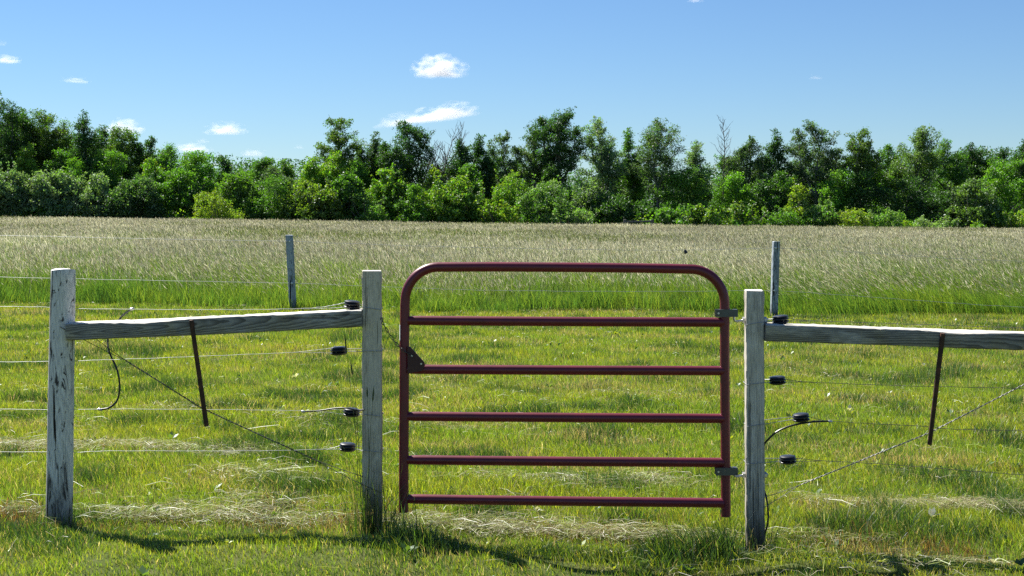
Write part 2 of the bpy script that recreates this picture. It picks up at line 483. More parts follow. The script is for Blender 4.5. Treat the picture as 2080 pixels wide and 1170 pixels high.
def hay():
    rng = np.random.default_rng(5)
    Xs, Ys = [], []
    def add(x, y): Xs.append(x); Ys.append(y)
    # general scatter
    x, y = scatter(5.4, 23.4, lambda q: 230 * np.clip(8 / q, 0, 1) ** 1.5, 2.0, rng)
    k = rng.random(len(x)) < np.clip((fbm(x, y * 1.7, 1.0, 210) - .47) * 4, .06, .9); add(x[k], y[k])
    # raked wisps (centre px, py, half length in m, half depth in m, count)
    for px, py, hl, hd, n in ((250, 945, .75, .09, 3200), (60, 945, .35, .12, 700), (440, 950, .3, .15, 800), (520, 1000, .28, .16, 900),
                              (1880, 998, .50, .07, 4200), (2060, 1000, .3, .07, 1300), (1130, 985, .42, .13, 1400), (1330, 975, .25, .10, 700),
                              (450, 1066, .55, .09, 3200), (330, 1062, .25, .06, 500), (1180, 1060, .65, .08, 3600), (960, 1060, .3, .10, 900),
                              (1690, 1058, .35, .06, 600), (1980, 1105, .3, .06, 400),
                              (30, 1066, .25, .06, 500), (1800, 1168, .3, .04, 300),
                              (500, 1045, .35, .10, 900), (850, 1060, .25, .08, 400), (1340, 1062, .35, .06, 800), (1000, 1062, .3, .08, 700), (900, 880, .5, .25, 600), (1280, 810, .5, .3, 500), (350, 855, .4, .2, 500), (1730, 770, .6, .4, 350), (300, 700, .3, .3, 350),
                              (1010, 632, 2.0, .3, 900), (600, 632, 1.2, .25, 500), (1780, 655, 1.6, .3, 500), (130, 880, .4, .2, 400), (640, 870, .35, .2, 500)):
        yy = EYE * F / (py - HY); n = int(n * (.42 if py > 1040 else .60))
        t = rng.normal(size=n) * .7
        add(px_to_x(px, yy) + t * hl, yy + rng.normal(size=n) * hd * .75 + .12 * (vnoise(t * hl * 4, t * 0 + px, 1.0, 220) - .5))
    x = np.concatenate(Xs); y = np.concatenate(Ys); n = len(x)
    cnt = np.clip(fbm(x, y, .3, 230), 0, 1)
    L = (.04 + .17 * rng.random(n) ** 2.2) * np.clip(9 / y, .5, 1) * np.where(rng.random(n) < .05, 1.6, 1)
    wd = (.0011 + .0014 * rng.random(n)) * np.clip(y / 8.5, 1, 2.6)
    ang = rng.normal(size=n) * .75 + np.where(rng.random(n) < .5, 0, np.pi) + .25
    pitch = np.abs(rng.normal(size=n)) * .22
    z0 = ground(x, y) + .012 + .055 * rng.random(n) * (.5 + cnt)
    d = np.stack([np.cos(ang) * np.cos(pitch), np.sin(ang) * np.cos(pitch), np.sin(pitch)], -1) * L[:, None]
    p = np.stack([x, y, z0], -1)
    side = np.stack([-np.sin(ang), np.cos(ang), rng.normal(size=n) * .8], -1); side *= (wd * .5 / np.linalg.norm(side, axis=1))[:, None]
    sag = np.zeros((n, 3)); sag[:, 2] = .10 * L * rng.random(n)
    sag[:, 0] = (rng.random(n) - .5) * L * .12
    a0 = p - d * .5; a1 = p + sag * .6; a2 = p + d * .5; a2[:, 2] -= .02
    a0[:, 2] = np.maximum(a0[:, 2], z0 - .02)
    V = np.stack([a0 - side, a0 + side, a1 + side, a1 - side, a2 + side * .5, a2 - side * .5], 1).reshape(-1, 3)
    b = np.arange(n)[:, None] * 6
    q = np.concatenate([b + np.array([[0, 1, 2, 3]]), b + np.array([[3, 2, 4, 5]])])
    u = rng.random(n)[:, None]
    c = np.where(u < .42, PAL['straw'] * .95, np.where(u < .58, PAL['tan'] * 1.0, np.where(u < .95, np.array((.40, .47, .14)), PAL['brown'] * 1.3)))
    c = c * (.7 + .5 * rng.random((n, 1)))
    tag(np_mesh('hay', V, q, None, np.repeat(c, 6, 0), M_hay), 'pale dry cut grass lying in wisps on the mown lawn', 'hay', kind='stuff')


hay()


def weeds():
    rng = np.random.default_rng(15)
    x, y = scatter(5.6, 22, lambda q: 14 * np.clip(8 / q, 0, 1) ** .6, 2.0, rng)
    k = rng.random(len(x)) < np.clip(fbm(x, y, .9, 310) * 1.5 - .2, .1, 1); x, y = x[k], y[k]
    m = 6
    X = np.repeat(x, m); Y = np.repeat(y, m); n = len(X)
    ang = rng.random(n) * 6.283; el = .35 + rng.random(n) * .8
    L = np.repeat(.025 + .045 * rng.random(len(x)) ** 2, m) * (.7 + .5 * rng.random(n))
    d = np.stack([np.cos(ang) * np.cos(el), np.sin(ang) * np.cos(el), np.sin(el)], -1) * L[:, None]
    s = np.stack([-np.sin(ang), np.cos(ang), 0 * ang], -1) * (L * .2)[:, None]
    p = np.stack([X, Y, ground(X, Y) + .02], -1)
    V = np.stack([p, p + d * .5 + s, p + d + np.array((0, 0, -.01)), p + d * .5 - s], 1).reshape(-1, 3)
    q = np.arange(n * 4).reshape(-1, 4)
    u = np.repeat(rng.random(len(x)), m)[:, None]
    c = np.where(u < .35, np.array((.26, .32, .03)), np.where(u < .9, np.array((.09, .17, .03)), np.array((.42, .45, .36)))) * (.75 + .5 * rng.random((n, 1)))
    tag(np_mesh('broadleaf_weeds', V, q, None, np.repeat(c, 4, 0), M_grass), 'small broad leaved weeds scattered through the mown lawn', 'weeds', kind='stuff')


weeds()


def meadow():
    rng = np.random.default_rng(33)
    # stalks with seed heads
    edge = 22.5
    x, y = scatter(edge, 97.5, lambda q: 740 * (23.3 / q) ** 1.45, 4.0, rng)
    k = rng.random(len(x)) < np.clip((y - edge - 1.3 * fbm(x, y * 0, 3.0, 71)) / 2.2, 0, 1) ; x, y = x[k], y[k]; n = len(x)
    dist = y / 23.3
    wind = fbm(x, y * .5, 6.0, 72)                       # wind laid swaths
    tuft = vnoise(x, y, .7, 73); big = fbm(x, y * .45, 9, 75)
    edgeh = np.clip((y - edge - .3) / 2.6, 0, 1)
    h = (.36 + .29 * edgeh + .16 * (tuft - .5) + .16 * (big - .5)) * (.72 + .42 * rng.random(n))
    right = np.clip((x / y - .10) / .12, 0, 1)
    leftc = gauss(x / y, -.17, .07)
    near = np.clip(1 - (y - 23) / 22, 0, 1)
    lx = -h * (.03 + .22 * np.clip(wind * 1.6 - .5, 0, 1) + near * (.40 * right + .30 * leftc) + .27 * rng.normal(size=n) * .8)
    ly = h * .22 * rng.normal(size=n)
    z = ground(x, y) - .01
    pos = np.stack([x, y, z], -1); lean = np.stack([lx, ly], -1)
    hh = np.sqrt(np.clip(h ** 2 - (lx ** 2 + ly ** 2) * .6, .04, None))
    wd = .0022 * dist ** .8
    V1, q1, t1, k1 = blades(pos, hh, wd, lean, rng, True, .28)
    u = rng.random(n)[:, None]
    stem = np.where(u < .55, np.array((.24, .30, .13)), np.where(u < .85, np.array((.44, .45, .33)), np.array((.11, .19, .035)))) * (.7 + .6 * rng.random((n, 1)))
    c1 = np.repeat(stem, k1, 0)
    # heads: slender spindle of two crossed diamonds, drooping with the wind
    tip = pos + np.concatenate([lean, hh[:, None]], 1)
    mid = pos + np.concatenate([lean * .28, (hh * .58)[:, None]], 1)
    ax = tip - mid; ax /= np.linalg.norm(ax, axis=1)[:, None]
    ax = ax + np.stack([-.35 * rng.random(n), .25 * rng.normal(size=n), -.25 * rng.random(n)], -1); ax /= np.linalg.norm(ax, axis=1)[:, None]
    hl = (.06 + .09 * rng.random(n)) * dist ** .15
    hw = (.0017 + .0029 * rng.random(n)) * dist ** .95
    a = rng.random(n) * 6.283
    r1 = np.stack([np.cos(a), np.sin(a), 0 * a], -1); s1 = np.cross(ax, r1); s1 /= np.linalg.norm(s1, axis=1)[:, None] + 1e-9
    s2 = np.cross(ax, s1)
    p0 = tip - ax * (hl * .25)[:, None]; p1 = tip + ax * (hl * .75)[:, None]; pm = tip + ax * (hl * .2)[:, None]
    V2 = np.stack([p0, pm + s1 * hw[:, None], p1, pm - s1 * hw[:, None], p0, pm + s2 * hw[:, None], p1, pm - s2 * hw[:, None]], 1).reshape(-1, 3)
    q2 = np.arange(n * 8).reshape(-1, 4)
    u = rng.random(n)[:, None]
    head = np.where(u < .62, np.array((.68, .665, .555)), np.where(u < .88, np.array((.45, .46, .29)), np.array((.38, .31, .22))))
    pn = fbm(x, y * .35, 5, 78)[:, None]
    head = head * (.56 + .46 * rng.random((n, 1))) * (.68 + .60 * pn)
    green = (rng.random(n) < np.clip((fbm(x, y * .4, 4.5, 77) - .5) * 3.0, .05, .65))[:, None]
    head = np.where(green, np.array((.17, .21, .06)) * (.7 + .6 * rng.random((n, 1))), head)
    c2 = np.repeat(head, 8, 0)
    # green leaf blades filling the foot of the stand, dense along its front edge
    x3, y3 = scatter(edge - .05, 60, lambda q: 2300 * (23.3 / q) ** 4.5 + 60, 4.0, rng)
    k = y3 > edge - .5 * rng.random(len(x3)) + 1.5 * fbm(x3, y3 * 0, 3.0, 71); x3, y3 = x3[k], y3[k]; n3 = len(x3)
    e3 = np.clip((y3 - edge - .2) / 2.8, 0, 1)
    h3 = (.09 + .42 * e3 + .22 * vnoise(x3, y3, .5, 74)) * (.5 + .75 * rng.random(n3))
    a3 = rng.random(n3) * 6.283; l3 = h3 * (.1 + .55 * rng.random(n3))
    right3 = np.clip((x3 / y3 - .10) / .12, 0, 1)
    lean3 = np.stack([np.cos(a3) * l3 - h3 * (.12 + .35 * right3), np.sin(a3) * l3], -1)
    V3, q3, t3, k3 = blades(np.stack([x3, y3, ground(x3, y3) - .01], -1), h3, (.005 + .006 * rng.random(n3)) * (y3 / 23.3), lean3, rng, True)
    u = rng.random(n3)[:, None]; pn = vnoise(x3, y3, .8, 76)[:, None]
    c3 = np.where(u < .45, np.array((.15, .27, .025)), np.where(u < .45 + .4 * pn, np.array((.25, .34, .03)), np.array((.075, .175, .022)))) * (.65 + .7 * rng.random((n3, 1)))
    b2 = len(V1); b3 = b2 + len(V2)
    V = np.concatenate([V1, V2, V3]); q = np.concatenate([q1, q2 + b2, q3 + b3]); t = np.concatenate([t1, t3 + b3])
    c = np.concatenate([c1, c2, np.repeat(c3, k3, 0)])
    tag(np_mesh('meadow_grass', V, q, t, c, M_meadow), 'tall meadow grass with pale tan seed heads and green foot behind the far wire fence', 'meadow grass', kind='stuff')


meadow()

# ------------------------------------------------------------------ trees
HUE = {k: np.array(v) for k, v in dict(
    deep=(.054, .118, .022), mid=(.108, .215, .028), bright=(.155, .30, .028), yellow=(.25, .32, .035),
    silver=(.185, .265, .135), pale=(.24, .32, .15), olive=(.115, .185, .032), grey=(.10, .158, .066)).items()}


def leaf_faces(c, size, colr, rng, up=.55):
    n = len(c)
    nm = rng.normal(size=(n, 3)); nm[:, 2] += up; nm /= np.linalg.norm(nm, axis=1)[:, None] + 1e-9
    r = rng.normal(size=(n, 3)); u = np.cross(nm, r); u /= np.linalg.norm(u, axis=1)[:, None] + 1e-9
    v = np.cross(nm, u)
    L = (size * .5)[:, None]
    V = np.stack([c - u * L, c + v * L * .62 + u * L * .1, c + u * L, c - v * L * .62 + u * L * .1], 1).reshape(-1, 3)
    return V, np.arange(n * 4).reshape(-1, 4), np.repeat(colr, 4, 0)


def crown_from_clumps(C, S, n_each, hue, rng, leaf, name, parent, tips=None, zr=None):
    m = len(C)
    cnt = np.maximum(4, (n_each * (S / S.mean()) ** 1.6).astype(int))
    idx = np.repeat(np.arange(m), cnt); n = len(idx)
    off = rng.normal(size=(n, 3)); off *= (np.clip(np.abs(rng.normal(size=n)) * .45 + .55, .2, 1.7) / (np.linalg.norm(off, axis=1) + 1e-9))[:, None]
    p = C[idx] + off * S[idx][:, None] * np.array((1, 1, .75))
    cj = (.78 + .44 * rng.random((m, 1))) * (1 + .22 * (rng.random((m, 3)) - .5))
    c = HUE[hue] * cj[idx] * (.7 + .6 * rng.random((n, 1)))
    if tips is not None:
        hi = np.clip((p[:, 2] - zr[0]) / (zr[1] - zr[0]), 0, 1)[:, None]
        c = np.where((rng.random((n, 1)) < .1 + .35 * hi), HUE[tips] * (.75 + .5 * rng.random((n, 1))), c)
    V, q, cc = leaf_faces(p, leaf * (.6 + .8 * rng.random(n)), c, rng)
    return np_mesh(name, V, q, None, cc, M_leaf, parent)


def make_tree(label, px, wpx, ytop, hue, kind='oval', Y=104., h0=.28, airy=0., lean=0., bark=None, seed=0, cat='tree', tips=None, name='tree', group='trees of the wood edge'):
    rng = np.random.default_rng(1000 + seed)
    if ytop < 290: airy = min(.75, airy + .18)
    x0 = px_to_x(px, Y); zb = g1(x0, Y)
    H = EYE - (ytop - HY) / F * Y - zb
    W = wpx / F * Y * 1.25
    root = empty(name, (x0, Y, zb), label, cat, group)
    base = np.array((x0, Y, zb - .15))
    mb = MB()
    rt = .035 + .017 * H
    lean_v = np.array((lean * H, 0, 0))
    tp = []
    wob = rng.normal(size=(6, 2)) * .035 * H
    for i in range(6):
        t = i / 5
        tp.append(base + np.array((wob[i, 0] * t, wob[i, 1] * t, .15 + t * H * .93)) + lean_v * t * t)
    tp[0][2] = base[2]
    tp = spline(tp, 3)
    mb.tube(tp, [rt * (1 - .93 * i / (len(tp) - 1)) for i in range(len(tp))], 6)
    tp = np.array(tp)
    C, S = [], []

    def limb_set(axis, rad, Hloc, hs, nb, Wl, knd):
        for b in range(nb):
            t = hs + (1 - hs) * ((b + rng.random()) / nb) ** .9
            tt = (t - hs) / (1 - hs)
            if knd == 'column': prof = (.55 + .45 * math.sin(math.pi * min(1, tt * .9 + .1))) * (1 - .6 * tt ** 3)
            elif knd == 'cone': prof = 1.05 * (1 - tt) ** .75 + .10
            elif knd == 'vase': prof = .35 + .75 * tt ** .7 * (1 - .5 * max(0, tt - .75) / .25)
            else: prof = math.sin(math.pi * (.14 + .84 * tt)) ** .7
            ln = Wl * .56 * prof * (.55 + .65 * rng.random())
            az = b * 2.4 + rng.random() * .9
            el = R(10 + 42 * tt + 24 * (rng.random() - .3))
            s = axis[min(len(axis) - 1, int(t * (len(axis) - 1)))]
            dv = np.array((math.cos(az) * math.cos(el), math.sin(az) * math.cos(el), math.sin(el)))
            e = s + dv * ln
            mb.tube([s, s + dv * ln * .5 + np.array((0, 0, -.06 * ln)), e], [rad * .36 * (1 - .6 * t), rad * .22 * (1 - .5 * t), .009], 4, cap=False)
            k = 3 + int(3.4 * ln) + (1 if rng.random() < .5 else 0)
            for j in range(k):
                f = .30 + .78 * (j + rng.random()) / k
                q = s + dv * ln * f + rng.normal(size=3) * np.array((.18, .18, .14)) * (ln * .55 + .25)
                if q[2] > zb + H: q[2] = zb + H - rng.random() * .4
                if j % 2 == 0: mb.tube([s + dv * ln * f * .8, q], [.013, .006], 3, cap=False)
                C.append(q); S.append(.17 + .22 * rng.random() ** 1.3 + .05 * ln)

    nlead = 0 if kind in ('cone',) else int(rng.integers(2, 5))
    limb_set(tp, rt, H, h0, int(np.clip(H * (4.6 if nlead == 0 else 3.2), 12, 40)), W * (1 if nlead == 0 else .86), kind)
    for q in range(nlead):
        t0 = h0 * .6 + (.55 - h0 * .5) * rng.random(); s0 = tp[int(t0 * (len(tp) - 1))]
        az = q * 6.283 / nlead + rng.random() * 1.4; out = W * (.22 + .22 * rng.random()) * (.7 if kind == 'column' else 1)
        ht = (s0[2] - zb) + (H - (s0[2] - zb)) * (.45 + .42 * rng.random())
        e0 = np.array((s0[0] + out * math.cos(az), s0[1] + out * math.sin(az) * .8, zb + ht))
        ax2 = np.array(spline([s0, (s0 + e0) / 2 + np.array((out * .3 * math.cos(az), 0, -.1)), e0], 6))
        mb.tube(ax2, [rt * .5 * (1 - .85 * i / (len(ax2) - 1)) for i in range(len(ax2))], 5, cap=False)
        limb_set(ax2, rt * .5, ht, .25, int(np.clip((e0[2] - s0[2]) * 3.6, 6, 16)), W * (.40 + .2 * rng.random()), 'oval')
        for j in range(3): C.append(e0 + rng.normal(size=3) * .12); S.append(.18)
    # leader
    for j in range(6):
        C.append(tp[-1] + np.array((rng.normal() * .16, rng.normal() * .16, (j / 6) * H * .05))); S.append(.24 - .02 * j)
    C = np.array(C); S = np.array(S) * (1.0 - .42 * airy)
    ne = 66 * (1 - .5 * airy)
    mb.build('trunk', bark or M_bark, root)
    crown_from_clumps(C, S, ne, hue, rng, .108, 'crown', root, tips, (zb, zb + H))
    return root


def make_shrub(label, px, wpx, ytop, hue, Y=98., tips=None, seed=0, name='shrub', cat='shrub', group='shrubs along the meadow edge', dense=1.0):
    rng = np.random.default_rng(5000 + seed)
    x0 = px_to_x(px, Y); zb = g1(x0, Y)
    H = EYE - (ytop - HY) / F * Y - zb
    W = wpx / F * Y * 1.08
    root = empty(name, (x0, Y, zb), label, cat, group)
    C, S = [], []
    # lobes: overlapping rounded sprays of uneven size
    nl = int(np.clip(W * H * .75, 4, 16))
    lobes = []
    for i in range(nl):
        f = (i + .5) / nl
        a = i * 2.4 + rng.random()
        rad = W * .5 * math.sqrt(f) * .72
        zz = H * (1 - .62 * f ** 1.2) * (.55 + .5 * rng.random())
        lr = (.15 + .17 * rng.random()) * min(W, H * 1.3)
        c = np.array((x0 + rad * math.cos(a), Y + rad * .8 * math.sin(a), zb + max(lr * .5, zz - lr * .55)))
        lobes.append((c, lr))
    top = max(c[2] + l for c, l in lobes); sc = H / (top - zb)
    mb = MB()
    for c, l in lobes:
        c[2] = zb + (c[2] - zb) * sc
        st = np.array((x0 + rng.normal() * .12 * W, Y + rng.normal() * .1 * W, zb - .1))
        mb.tube([st, (st * .45 + c * .55) + rng.normal(size=3) * .08, c], [.035, .024, .01], 5, cap=False)
        n = int(np.clip(26 * l * l * 3.2, 10, 90) * dense)
        d = rng.normal(size=(n, 3)); d[:, 2] += .25; d /= np.linalg.norm(d, axis=1)[:, None]
        rr = l * (.62 + .42 * rng.random(n))
        q = c + d * rr[:, None] * np.array((1, 1, .9))
        q[:, 2] = np.maximum(q[:, 2], zb + .1)
        C += list(q); S += list(.13 + .13 * rng.random(n))
    # upright shoots breaking the outline
    for k in range(int(4 + W * 3.2)):
        a = rng.random() * 6.283; rr = W * .44 * math.sqrt(rng.random())
        b0 = np.array((x0 + rr * math.cos(a), Y + rr * .8 * math.sin(a), zb + H * (.45 + .3 * rng.random())))
        hs = (.25 + .35 * rng.random()) * H * (1.05 - .7 * rr / (W * .5))
        e = b0 + np.array((rng.normal() * .14, rng.normal() * .14, hs)); e[2] = min(e[2], zb + H * 1.06)
        mb.tube([np.array((x0, Y, zb - .1)), b0, e], [.03, .016, .006], 4, cap=False)
        for f in (.35, .55, .72, .87, 1.0):
            C.append(b0 + (e - b0) * f + rng.normal(size=3) * .05); S.append(.16 - .075 * f)
    # skirt down to the ground
    n = int(W * 9)
    a = rng.random(n) * 6.283; rr = W * .46 * np.sqrt(rng.random(n))
    C += list(np.stack([x0 + rr * np.cos(a), Y + rr * np.sin(a) * .8, zb + rng.random(n) * H * .35], -1)); S += list(.16 + .12 * rng.random(n))
    mb.build('stem', M_bark, root)
    crown_from_clumps(np.array(C), np.array(S), 25, hue, rng, .095 + .065 * rng.random(), 'foliage', root, tips, (zb, zb + H))
    return root


def make_bare(label, px, wpx, ytop, Y, seed, multi=1):
    rng = np.random.default_rng(9000 + seed)
    x0 = px_to_x(px, Y); zb = g1(x0, Y); H = EYE - (ytop - HY) / F * Y - zb; W = wpx / F * Y
    mb = MB(); tw = MB()
    root = empty('dead_tree', (x0, Y, zb), label, 'dead tree')
    def grow(m, s, d, ln, r, lv):
        pts = [s]; dd = d.copy()
        for i in range(4):
            dd = dd + rng.normal(size=3) * .10 + np.array((0, 0, .05)); dd /= np.linalg.norm(dd)
            pts.append(pts[-1] + dd * ln / 4)
        m.tube(pts, [r * (1 - .17 * i) for i in range(5)], 5 if lv < 2 else 3, cap=False)
        if lv >= 3: return
        for k in range(4 if lv else 9):
            f = rng.integers(2 if lv == 0 else 1, 5)
            az = rng.random() * 6.283
            nd = dd * .75 + np.array((math.cos(az), math.sin(az) * .7, .25)) * .75; nd /= np.linalg.norm(nd)
            grow(tw, pts[f], nd, ln * (.22 if lv == 0 and multi == 1 else .5) * (.7 + .5 * rng.random()), r * .55, lv + 1)
    if multi == 1:
        pts = [np.array((x0, Y, zb - .1))]
        for k in range(1, 13):
            pts.append(np.array((x0 + .10 * math.sin(k * .9) * (k / 12), Y, zb + H * k / 12)))
        mb.tube(pts, [.085 * (1 - .93 * k / 12) for k in range(13)], 6)
        for k in range(26):
            f = .48 + .5 * (k + rng.random()) / 26; q = pts[int(f * 12)] * (1 - (f * 12) % 1) + pts[min(12, int(f * 12) + 1)] * ((f * 12) % 1)
            az = k * 2.4; ln = H * (.16 - .10 * (f - .48) / .5) * (.6 + .7 * rng.random())
            d = np.array((math.cos(az) * .75, math.sin(az) * .6, .75))
            e = q + d * ln * .55; e2 = e + (d * .55 + np.array((0, 0, .5)) + rng.normal(size=3) * .15) * ln * .55
            tw.tube([q, e, e2], [.026, .017, .006], 4, cap=False)
            for z in range(3):
                b = q + (e2 - q) * (.4 + .25 * z); tw.tube([b, b + (d * .4 + rng.normal(size=3) * .4 + np.array((0, 0, .3))) * ln * .35], [.011, .005], 3, cap=False)
        mb.build('trunk', M_deadwood, root); tw.build('branches', M_deadwood, root)
        return root
    for i in range(multi):
        dx = (i - (multi - 1) / 2) / max(1, multi - 1) if multi > 1 else 0
        d = np.array((dx * .55 * W / 2, rng.normal() * .05, 1)); d /= np.linalg.norm(d)
        grow(mb, np.array((x0 + dx * .25 * W, Y, zb - .1)), d, H * (.72 if multi > 1 else .86) * (.85 + .15 * rng.random()) + .1, .11 if multi == 1 else .10, 0)
    mb.build('trunk', M_deadwood, root); tw.build('branches', M_deadwood, root)
    return root


TREES = [
    # label, px, width, ytop, hue, kind, Y, h0, airy, lean, bark(0 dark 1 pale), tips
    ('very tall dark tree cut off by the left edge of the photo', -8, 120, 180, 'deep', 'oval', 103, .12, 0, 0, 0, None),
    ('tall greyish tree beside the dark tree at the left edge', 42, 74, 212, 'grey', 'oval', 106, .3, .25, 0, 0, None),
    ('broad round topped tall tree of the left wood, left of the dark pointed one', 92, 105, 216, 'olive', 'oval', 105, .22, .1, 0, 0, None),
    ('dark tree with a narrow pointed top at the right end of the tall left wood', 166, 84, 220, 'deep', 'column', 103, .15, 0, 0, 0, None),
    ('thin pale greyish tree leaning out at the right side of the dark pointed tree', 206, 54, 248, 'grey', 'oval', 107, .35, .45, .02, 1, None),
    ('tree with open knobbly crown standing before the low white cloud', 252, 74, 261, 'olive', 'vase', 105, .3, .3, 0, 0, None),
    ('small dark tree stepping down right of the low white cloud', 294, 52, 272, 'deep', 'oval', 106, .3, .25, .03, 0, None),
    ('bright green young tree in front of the tall left wood', 62, 60, 286, 'bright', 'oval', 101, .2, .15, 0, 0, 'yellow'),
    ('green rounded tree at the foot of the dark pointed tree', 130, 85, 302, 'mid', 'oval', 102, .1, .1, 0, 0, None),
    ('low dull green tree where the left wood slopes down', 340, 84, 292, 'mid', 'oval', 108, .2, .1, 0, 0, None),
    ('bright green tree with a rounded head above the grey shrubs on the left', 402, 76, 303, 'bright', 'oval', 102, .2, .1, 0, 0, None),
    ('small dark tree just right of the bright round headed one', 452, 54, 312, 'deep', 'cone', 106, .2, .1, 0, 0, None),
    ('low mid green tree under the small distant ridge, left of centre', 528, 64, 316, 'mid', 'oval', 104, .2, .1, 0, 0, None),
    ('narrow dark green tree beneath the end of the distant ridge', 585, 50, 322, 'olive', 'oval', 104, .2, .1, 0, 0, 'bright'),
    ('sparse tree with spiky branches raked to the left against open sky', 684, 80, 242, 'olive', 'vase', 103, .42, .45, -.01, 0, None),
    ('bright yellow green tree below the sparse spiky one', 684, 92, 308, 'bright', 'oval', 101, .15, .1, 0, 0, 'yellow'),
    ('bushy dark tree between the spiky tree and the dense rounded one', 738, 64, 288, 'deep', 'oval', 104, .2, .1, 0, 0, None),
    ('slender open tree on the left flank of the dense rounded dark tree', 768, 48, 262, 'grey', 'column', 104, .35, .45, 0, 0, None),
    ('dense dark tree with a rounded crown below the long thin cloud', 820, 92, 239, 'deep', 'oval', 102, .25, 0, 0, 0, None),
    ('leaf covered dark tree just right of the bare dead branches', 937, 66, 277, 'deep', 'column', 102, .2, .1, 0, 0, None),
    ('narrow dark tree above the left part of the gate', 985, 50, 268, 'deep', 'column', 103, .25, .1, -.02, 0, None),
    ('airy pale green tree with sky showing through its crown', 1032, 76, 260, 'grey', 'oval', 105, .25, .6, 0, 1, None),
    ('airy grey green tree touching the left side of the tallest tree', 1088, 74, 247, 'grey', 'oval', 105, .35, .5, 0, 1, None),
    ('tallest dark tree of the row, rising over the right half of the gate', 1142, 92, 210, 'deep', 'oval', 103, .32, .12, 0, 0, None),
    ('broad shimmering pale tree to the right of the tallest tree', 1221, 108, 230, 'silver', 'column', 104, .18, .3, 0, 1, None),
    ('thin dark tree with a crooked stem in the gap above the gate hinge side', 1284, 52, 253, 'mid', 'column', 105, .35, .4, 0, 0, None),
    ('big grey green tree with a pale stem showing near its foot', 1334, 108, 234, 'grey', 'oval', 103, .18, .2, 0, 1, None),
    ('shorter grey tree at the left edge of the gap by the dead snag', 1414, 66, 280, 'silver', 'column', 104, .15, .2, 0, 0, None),
    ('low green tree at the foot of the dead snag', 1478, 62, 312, 'mid', 'oval', 106, .15, .1, 0, 0, None),
    ('grey green tree right of the dead snag', 1522, 74, 271, 'grey', 'oval', 104, .2, .15, 0, 0, None),
    ('dark tree above the right gate post', 1581, 74, 257, 'deep', 'column', 104, .2, .1, -.02, 0, None),
    ('tall tree with bare twigs poking from its top and a pale trunk', 1655, 98, 238, 'grey', 'oval', 103, .22, .3, 0, 1, None),
    ('sparse tree showing a pale forked trunk', 1750, 62, 266, 'olive', 'vase', 102, .45, .4, 0, 1, None),
    ('rounded mid green tree between the forked sparse tree and the bushy peak', 1805, 84, 288, 'mid', 'oval', 105, .15, .05, 0, 0, None),
    ('broad bushy tree rising to a peak in the right part of the row', 1862, 112, 250, 'olive', 'oval', 103, .12, .1, 0, 0, 'silver'),
    ('dull green tree on the right shoulder of the bushy peak', 1924, 70, 276, 'mid', 'oval', 105, .15, .15, 0, 0, None),
    ('dark round tree in the dip near the right edge', 1976, 84, 288, 'deep', 'oval', 107, .15, 0, 0, 0, None),
    ('dark flat topped tree just left of the one cut by the right edge', 2025, 70, 296, 'deep', 'oval', 108, .2, .1, 0, 0, None),
    ('dark tree cut off by the right edge of the photo', 2082, 60, 277, 'deep', 'oval', 103, .3, .15, 0, 0, None),
    ('bright green leafy tree low at the right edge of the photo', 2050, 96, 325, 'bright', 'oval', 101, .08, 0, 0, 0, None),
    ('dark green understorey tree behind the bright shrubs over the gate', 1050, 90, 330, 'mid', 'oval', 107, .1, 0, 0, 0, None),
    ('shaded understorey tree between the pale tree and the crooked stem', 1265, 90, 330, 'deep', 'oval', 107, .08, 0, 0, 0, None),
    ('shaded understorey tree left of the gap with the dead snag', 1385, 84, 340, 'mid', 'oval', 101, .08, .05, 0, 0, 'bright'),
    ('shaded bright leaved tree under the dead snag, behind low shrubs', 1490, 80, 352, 'bright', 'oval', 101, .08, .05, 0, 0, None),
    ('dark understorey tree beneath the tall twiggy one', 1585, 90, 345, 'deep', 'oval', 101, .08, 0, 0, 0, 'mid'),
    ('dark understorey tree at the foot of the forked sparse tree', 1745, 90, 350, 'deep', 'oval', 101, .08, 0, 0, 0, 'mid'),
    ('leafy young green tree rising behind the wide silvery shrub', 150, 64, 318, 'bright', 'oval', 100.5, .1, .1, 0, 0, None),
    ('dull green young tree behind the round bluish dark shrub', 226, 60, 305, 'mid', 'vase', 101, .12, .2, 0, 0, 'bright'),
    ('young tree with light green top right of the round bluish dark shrub', 312, 64, 318, 'bright', 'oval', 100.5, .1, .1, 0, 0, 'yellow'),
    ('grey green young tree just left of the far left fence post', 556, 66, 335, 'grey', 'oval', 100.5, .1, .2, 0, 0, None),
    ('bright green young tree rising behind the broad olive shrub', 640, 60, 316, 'bright', 'oval', 100.5, .1, .1, 0, 0, 'yellow'),
    ('young tree with a ragged light top between two deep green shrubs', 722, 58, 328, 'mid', 'vase', 100.5, .1, .15, 0, 0, 'bright'),
    ('slim leafy young tree above the large yellow tipped shrub', 958, 60, 330, 'mid', 'oval', 100.5, .1, .15, 0, 0, 'bright'),
    ('light leaved young tree in front of the sparse forked one', 1705, 70, 348, 'bright', 'vase', 100.5, .1, .15, 0, 0, None),
    ('mid green understorey tree below the bushy peak', 1840, 100, 365, 'deep', 'oval', 100.5, .06, 0, 0, 0, None),
]
for i, (lb, px, wp, yt, hue, kd, Y, h0, air, ln, pb, tips) in enumerate(TREES):
    make_tree(lb, px, wp, yt, hue, kd, Y, h0, air, ln, M_palebark if pb else M_bark, i, tips=tips)

